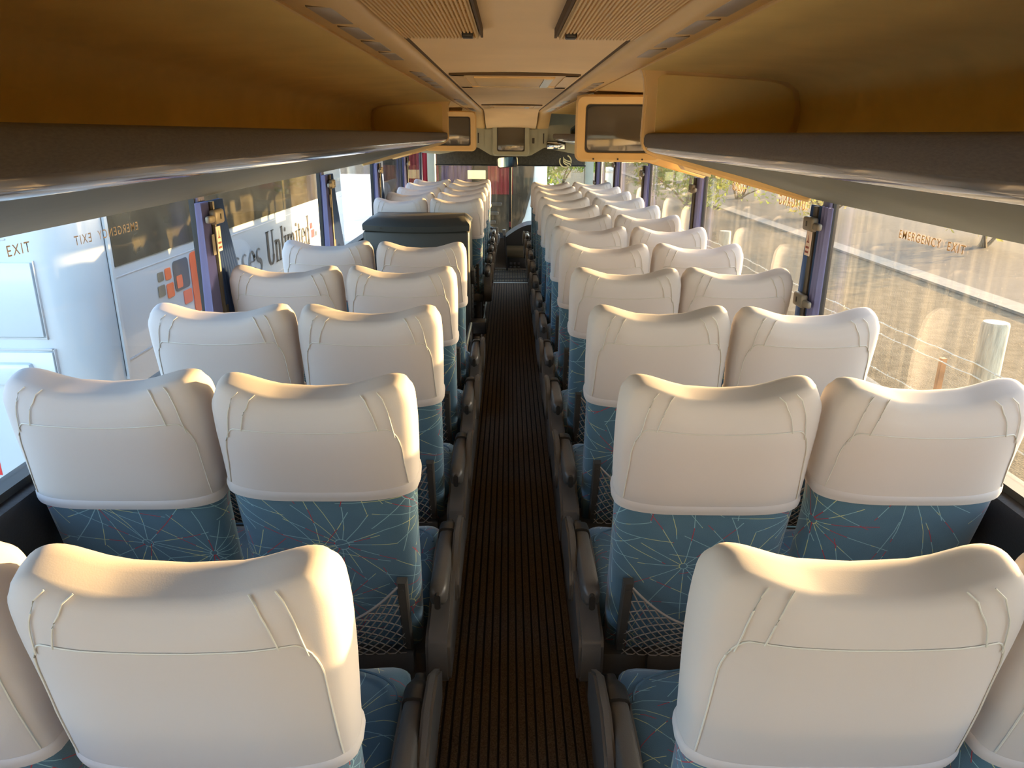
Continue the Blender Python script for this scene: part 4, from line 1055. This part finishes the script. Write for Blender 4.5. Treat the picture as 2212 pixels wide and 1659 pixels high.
# side windows (dark glass, separate panes)
for i, (ya, yb) in enumerate(((4.76, 6.60), (6.63, 8.5), (8.53, 10.4), (10.43, 11.5))):
    a = W(CX, ya, 1.02); b = W(CX + 0.012, yb, 1.86)
    MB().box(a[0], b[0], a[1], b[1], a[2], b[2]).build('side_window', M_BUSG, o, smooth=False)
def side_line(ya, yb, za, zb, nm='panel_gap', m=M_BUSLINE, out=0.004):
    a = W(CX, ya, za); b = W(CX + out, yb, zb); return MB().box(a[0], b[0], a[1], b[1], a[2], b[2]).build(nm, m, o, smooth=False)
side_line(4.74, 11.5, 0.945, 0.952); side_line(4.74, 11.5, 0.385, 0.397); side_line(4.70, 4.712, 0.30, 1.9); side_line(4.74, 11.5, -0.3, -0.29)
side_line(4.70, 4.735, 0.28, 1.9, 'corner_trim', M_BUSW, 0.02)
for yy in (6.4, 8.2, 10.0): side_line(yy, yy + 0.01, -0.45, 0.385)
# rear face: doors, handle, lamp, stripes
def rear(nm, xa, xb, za, zb, m, out=0.012, r=0.006):
    a = W(xa, CY0 - out, za); b = W(xb, CY0 + 0.02, zb)
    return rbox(nm, a[0], b[0], a[1], b[1], a[2], b[2], r, m, o, 2)
rear('rear_panel', -4.80, -2.83, 0.66, 1.11, M_BUSW); rear('panel_gap', -4.83, -2.815, 0.648, 0.655, M_BUSLINE, 0.006, 0.002)
rear('panel_gap', -2.819, -2.815, 0.64, 1.12, M_BUSLINE, 0.006, 0.002)
rear('panel_gap', -4.83, -2.80, 0.575, 0.585, M_BUSLINE, 0.006, 0.002); rear('engine_door', -4.80, -2.80, -0.30, 0.565, M_BUSW); rear('panel_gap', -2.792, -2.788, -0.35, 0.58, M_BUSLINE, 0.006, 0.002)
rear('panel_gap', -4.83, -2.95, 1.24, 1.25, M_BUSLINE, 0.006, 0.002)
rear('door_handle', -3.30, -2.93, 0.36, 0.50, M_BUSW, 0.05, 0.02)
a = W(-2.90, CY0, 0.24)
MB().tube([(a[0], a[1] + 0.02, a[2]), (a[0], a[1] - 0.03, a[2])], 0.09, 24).build('marker_lamp', M_AMBER, o)
rear('reflective_stripe', -4.6, -3.03, -0.37, -0.32, M_YEL, 0.016, 0.003); rear('warning_stripe', -4.6, -3.27, -0.26, -0.10, M_RED, 0.014, 0.003)
rear('bumper', -4.9, -2.75, -0.55, -0.42, M_BUSW, 0.06, 0.02)
a = W(-2.72, CY0, 0.50)
# logo blocks on the side
def blk(nm, ya, yb, za, zb, m, r, lift=0.006, skew=0.0):
    pts = rrect(ya, yb, za, zb, r, 4); zc_ = (za + zb) / 2
    MB().prism([(W(0, u, 0)[1], W(0, 0, v)[2]) for u, v in pts], 'x', 0.001, lift).build(nm, m, o, smooth=False)
blk('logo_block', 5.33, 5.42, 0.81, 0.875, M_LOGOK, 0.010); blk('logo_block', 5.31, 5.42, 0.70, 0.78, M_LOGOK, 0.012)
blk('logo_block', 5.45, 5.545, 0.80, 0.885, M_ORANGE, 0.015); blk('logo_block', 5.45, 5.565, 0.665, 0.77, M_ORANGE, 0.015)
blk('logo_block', 5.59, 5.86, 0.685, 0.915, M_LOGOG, 0.035); blk('logo_block', 5.62, 5.72, 0.705, 0.80, M_ORANGE, 0.015, 0.009)
blk('logo_block', 5.72, 5.87, 0.56, 0.665, M_ORANGE, 0.015); blk('logo_block', 5.90, 6.22, 0.45, 0.935, M_ORANGE, 0.05)
blk('logo_block', 9.62, 9.72, 0.68, 0.75, M_RED, 0.01); blk('logo_block', 9.66, 9.8, 0.56, 0.66, M_RED, 0.012); blk('logo_block', 9.85, 9.92, 0.56, 0.62, M_LOGOG, 0.01)
# condensed serif lettering drawn with thick and thin strokes
def ribbon(mb, pts, ws):
    b = len(mb.v); n = len(pts)
    for i, p in enumerate(pts):
        q0 = pts[max(0, i - 1)]; q1 = pts[min(n - 1, i + 1)]
        t = Vector((q1[0] - q0[0], q1[1] - q0[1])); t.normalize(); nn = Vector((-t.y, t.x))
        wv = (ws[i] if isinstance(ws, list) else ws) / 2
        mb.v += [(p[0] + nn.x * wv, p[1] + nn.y * wv, 0), (p[0] - nn.x * wv, p[1] - nn.y * wv, 0)]
    for i in range(n - 1): mb.f.append((b + 2 * i, b + 2 * i + 1, b + 2 * i + 3, b + 2 * i + 2)); mb.mi.append(0)
def stem(mb, x, y0, y1, wv=0.17, s0=True, s1=True):
    ribbon(mb, [(x, y0), (x, y1)], wv)
    if s0: ribbon(mb, [(x - 0.17, y0 + 0.025), (x + 0.17, y0 + 0.025)], 0.05)
    if s1 == 'l': ribbon(mb, [(x - 0.20, y1 - 0.05), (x, y1 - 0.02)], 0.06)
    elif s1: ribbon(mb, [(x - 0.17, y1 - 0.025), (x + 0.17, y1 - 0.025)], 0.05)
def arc(mb, cx, cy_, rx, ry, a0, a1, thick, thin, n=14):
    pts = []; ws = []
    for i in range(n + 1):
        a = R(a0 + (a1 - a0) * i / n); pts.append((cx + rx * math.cos(a), cy_ + ry * math.sin(a))); ws.append(thin + (thick - thin) * abs(math.cos(a)) ** 1.5)
    ribbon(mb, pts, ws)
def glyph(mb, ch, x):
    if ch == 'U':
        stem(mb, x + 0.17, 0.4, 1.5, 0.2, False); stem(mb, x + 0.68, 0.4, 1.5, 0.09, False); arc(mb, x + 0.425, 0.42, 0.255, 0.38, 180, 360, 0.2, 0.09); return 0.9
    if ch == 'n':
        stem(mb, x + 0.14, 0, 1.0, 0.17, True, 'l'); arc(mb, x + 0.33, 0.68, 0.17, 0.27, 160, 0, 0.17, 0.08); stem(mb, x + 0.5, 0, 0.7, 0.17, True, False); return 0.7
    if ch == 'm':
        stem(mb, x + 0.14, 0, 1.0, 0.17, True, 'l')
        for d in (0.0, 0.36): arc(mb, x + 0.33 + d, 0.68, 0.17, 0.27, 160, 0, 0.17, 0.08); stem(mb, x + 0.5 + d, 0, 0.7, 0.17, True, False)
        return 1.06
    if ch == 'l': stem(mb, x + 0.17, 0, 1.5, 0.17, True, 'l'); return 0.36
    if ch == 'i': stem(mb, x + 0.17, 0, 1.0, 0.17, True, 'l'); arc(mb, x + 0.17, 1.28, 0.05, 0.05, 0, 360, 0.1, 0.1, 10); return 0.36
    if ch == 't': stem(mb, x + 0.17, 0.15, 1.28, 0.16, False, False); ribbon(mb, [(x, 0.97), (x + 0.38, 0.97)], 0.07); arc(mb, x + 0.27, 0.18, 0.10, 0.15, 180, 320, 0.14, 0.07); return 0.42
    if ch == 'e':
        arc(mb, x + 0.27, 0.5, 0.19, 0.46, 20, 330, 0.16, 0.07, 22); ribbon(mb, [(x + 0.10, 0.55), (x + 0.46, 0.55)], 0.06); arc(mb, x + 0.27, 0.55, 0.18, 0.38, 0, 40, 0.12, 0.07, 6); return 0.56
    if ch == 'd': arc(mb, x + 0.27, 0.48, 0.19, 0.44, 30, 330, 0.17, 0.07, 20); stem(mb, x + 0.47, 0, 1.5, 0.17, True, 'l'); return 0.68
    if ch == 'u': stem(mb, x + 0.14, 0.3, 1.0, 0.17, False, 'l'); arc(mb, x + 0.31, 0.3, 0.17, 0.26, 180, 350, 0.17, 0.07); stem(mb, x + 0.5, 0, 1.0, 0.17, True, 'l'); return 0.7
    if ch == 's':
        pts = []; ws = []
        for i in range(23):
            t = i / 22
            if t < 0.5: a = R(40 + 230 * (t / 0.5)); pts.append((x + 0.24 + 0.15 * math.cos(a), 0.72 + 0.24 * math.sin(a)))
            else: a = R(90 - 230 * ((t - 0.5) / 0.5)); pts.append((x + 0.24 + 0.16 * math.cos(a), 0.24 + 0.24 * math.sin(a)))
            ws.append(0.07 + 0.12 * math.exp(-((t - 0.5) / 0.18) ** 2))
        ribbon(mb, pts, ws); return 0.5
    if ch == 'B':
        stem(mb, x + 0.18, 0, 1.5, 0.2); arc(mb, x + 0.3, 1.12, 0.27, 0.34, -90, 90, 0.18, 0.07); arc(mb, x + 0.3, 0.40, 0.32, 0.38, -90, 90, 0.2, 0.07); return 0.8
    return 0.35
def serif(word, ya, yb, z0, zcap, m, nm):
    mb = MB(); x = 0
    for ch in word: x += glyph(mb, ch, x)
    sx = (yb - ya) / x; sz = (zcap - z0) / 1.5
    mb.v = [(0.006, W(0, ya + v[0] * sx, 0)[1], W(0, 0, z0 + v[1] * sz)[2]) for v in mb.v]
    return mb.build(nm, m, o, smooth=False, fix=False)
serif('Busses', 6.25, 7.66, 0.50, 0.86, mat('grey_lettering', (0.10, 0.10, 0.10), 0.4), 'lettering')
serif('Unlimited', 7.82, 9.58, 0.50, 0.86, M_LETB, 'lettering')

# ------------------------------------------------------------------ outside: coach standing ahead of the windscreen
o = empty('coach', (-0.9, 14.6, GZ), (0, 0, R(0))); tag(o, 'white coach with a dark curved windscreen and red curtains standing straight ahead', 'coach')
rows = []
for z, ins in ((0.28, 0.05), (0.34, 0.0), (1.2, 0.0), (3.2, 0.02), (3.45, 0.12), (3.55, 0.4)):
    rows.append([(p[0] * (1 - ins * 0.2), p[1] + ins, z) for p in rrect(-1.55, 1.62, 0.0, 9.0, 0.25, 5)])
MB().quadgrid(rows, True, True, True).build('body', M_BUSW, o)
gl = [(-1.45, 0.62), (0.10, 0.66), (0.55, 0.85), (0.92, 1.18), (1.14, 1.6), (1.27, 2.1), (1.32, 2.7), (1.33, 3.2), (-1.45, 3.2)]
MB().prism(gl, 'y', -0.05, -0.02).build('rear_glass', mat('smoked_glass', (0.020, 0.019, 0.016), 0.4, spec=0.1, var=0.4, vscale=3), o, smooth=False)
MB().prism([(u * 1.0 + 0.05 * (1 if u > 0 else -1), v - 0.04) for u, v in gl], 'y', -0.022, 0.0).build('glass_surround', M_RUB, o, smooth=False)
for i in range(5): rbox('louvre', -0.9, 0.75 - 0.06 * (4 - i), -0.09, -0.045, 1.08 + i * 0.17, 1.15 + i * 0.17, 0.01, M_BLACK, o, 1)
def drape(xa, xb, za, zb, m, npl=6):
    rows = []
    for z in (za, (za + zb) / 2, zb):
        r1 = [(xa + (xb - xa) * i / (npl * 4), -0.085 - 0.02 * math.sin(i * math.pi / 2), z) for i in range(npl * 4 + 1)]
        rows.append(r1 + [(p[0], p[1] + 0.01, z) for p in reversed(r1)])
    MB().quadgrid(rows, True, True, True).build('curtain_panel', m, o)
drape(0.48, 0.95, 1.98, 3.15, M_REDC); drape(-0.40, 0.18, 2.1, 3.15, M_PURC, 7); drape(-1.0, -0.45, 2.05, 3.15, M_REDC, 8)
rbox('number_board', 0.10, 0.44, -0.14, -0.125, 2.26, 2.42, 0.005, M_LETG, o, 1)
MB().box(0.3, 1.6, -0.006, 0.002, 0.55, 0.562).build('panel_gap', M_BUSLINE, o, smooth=False)
MB().box(1.36, 1.375, -0.006, 0.26, 0.4, 3.2).build('panel_gap', M_BUSLINE, o, smooth=False)
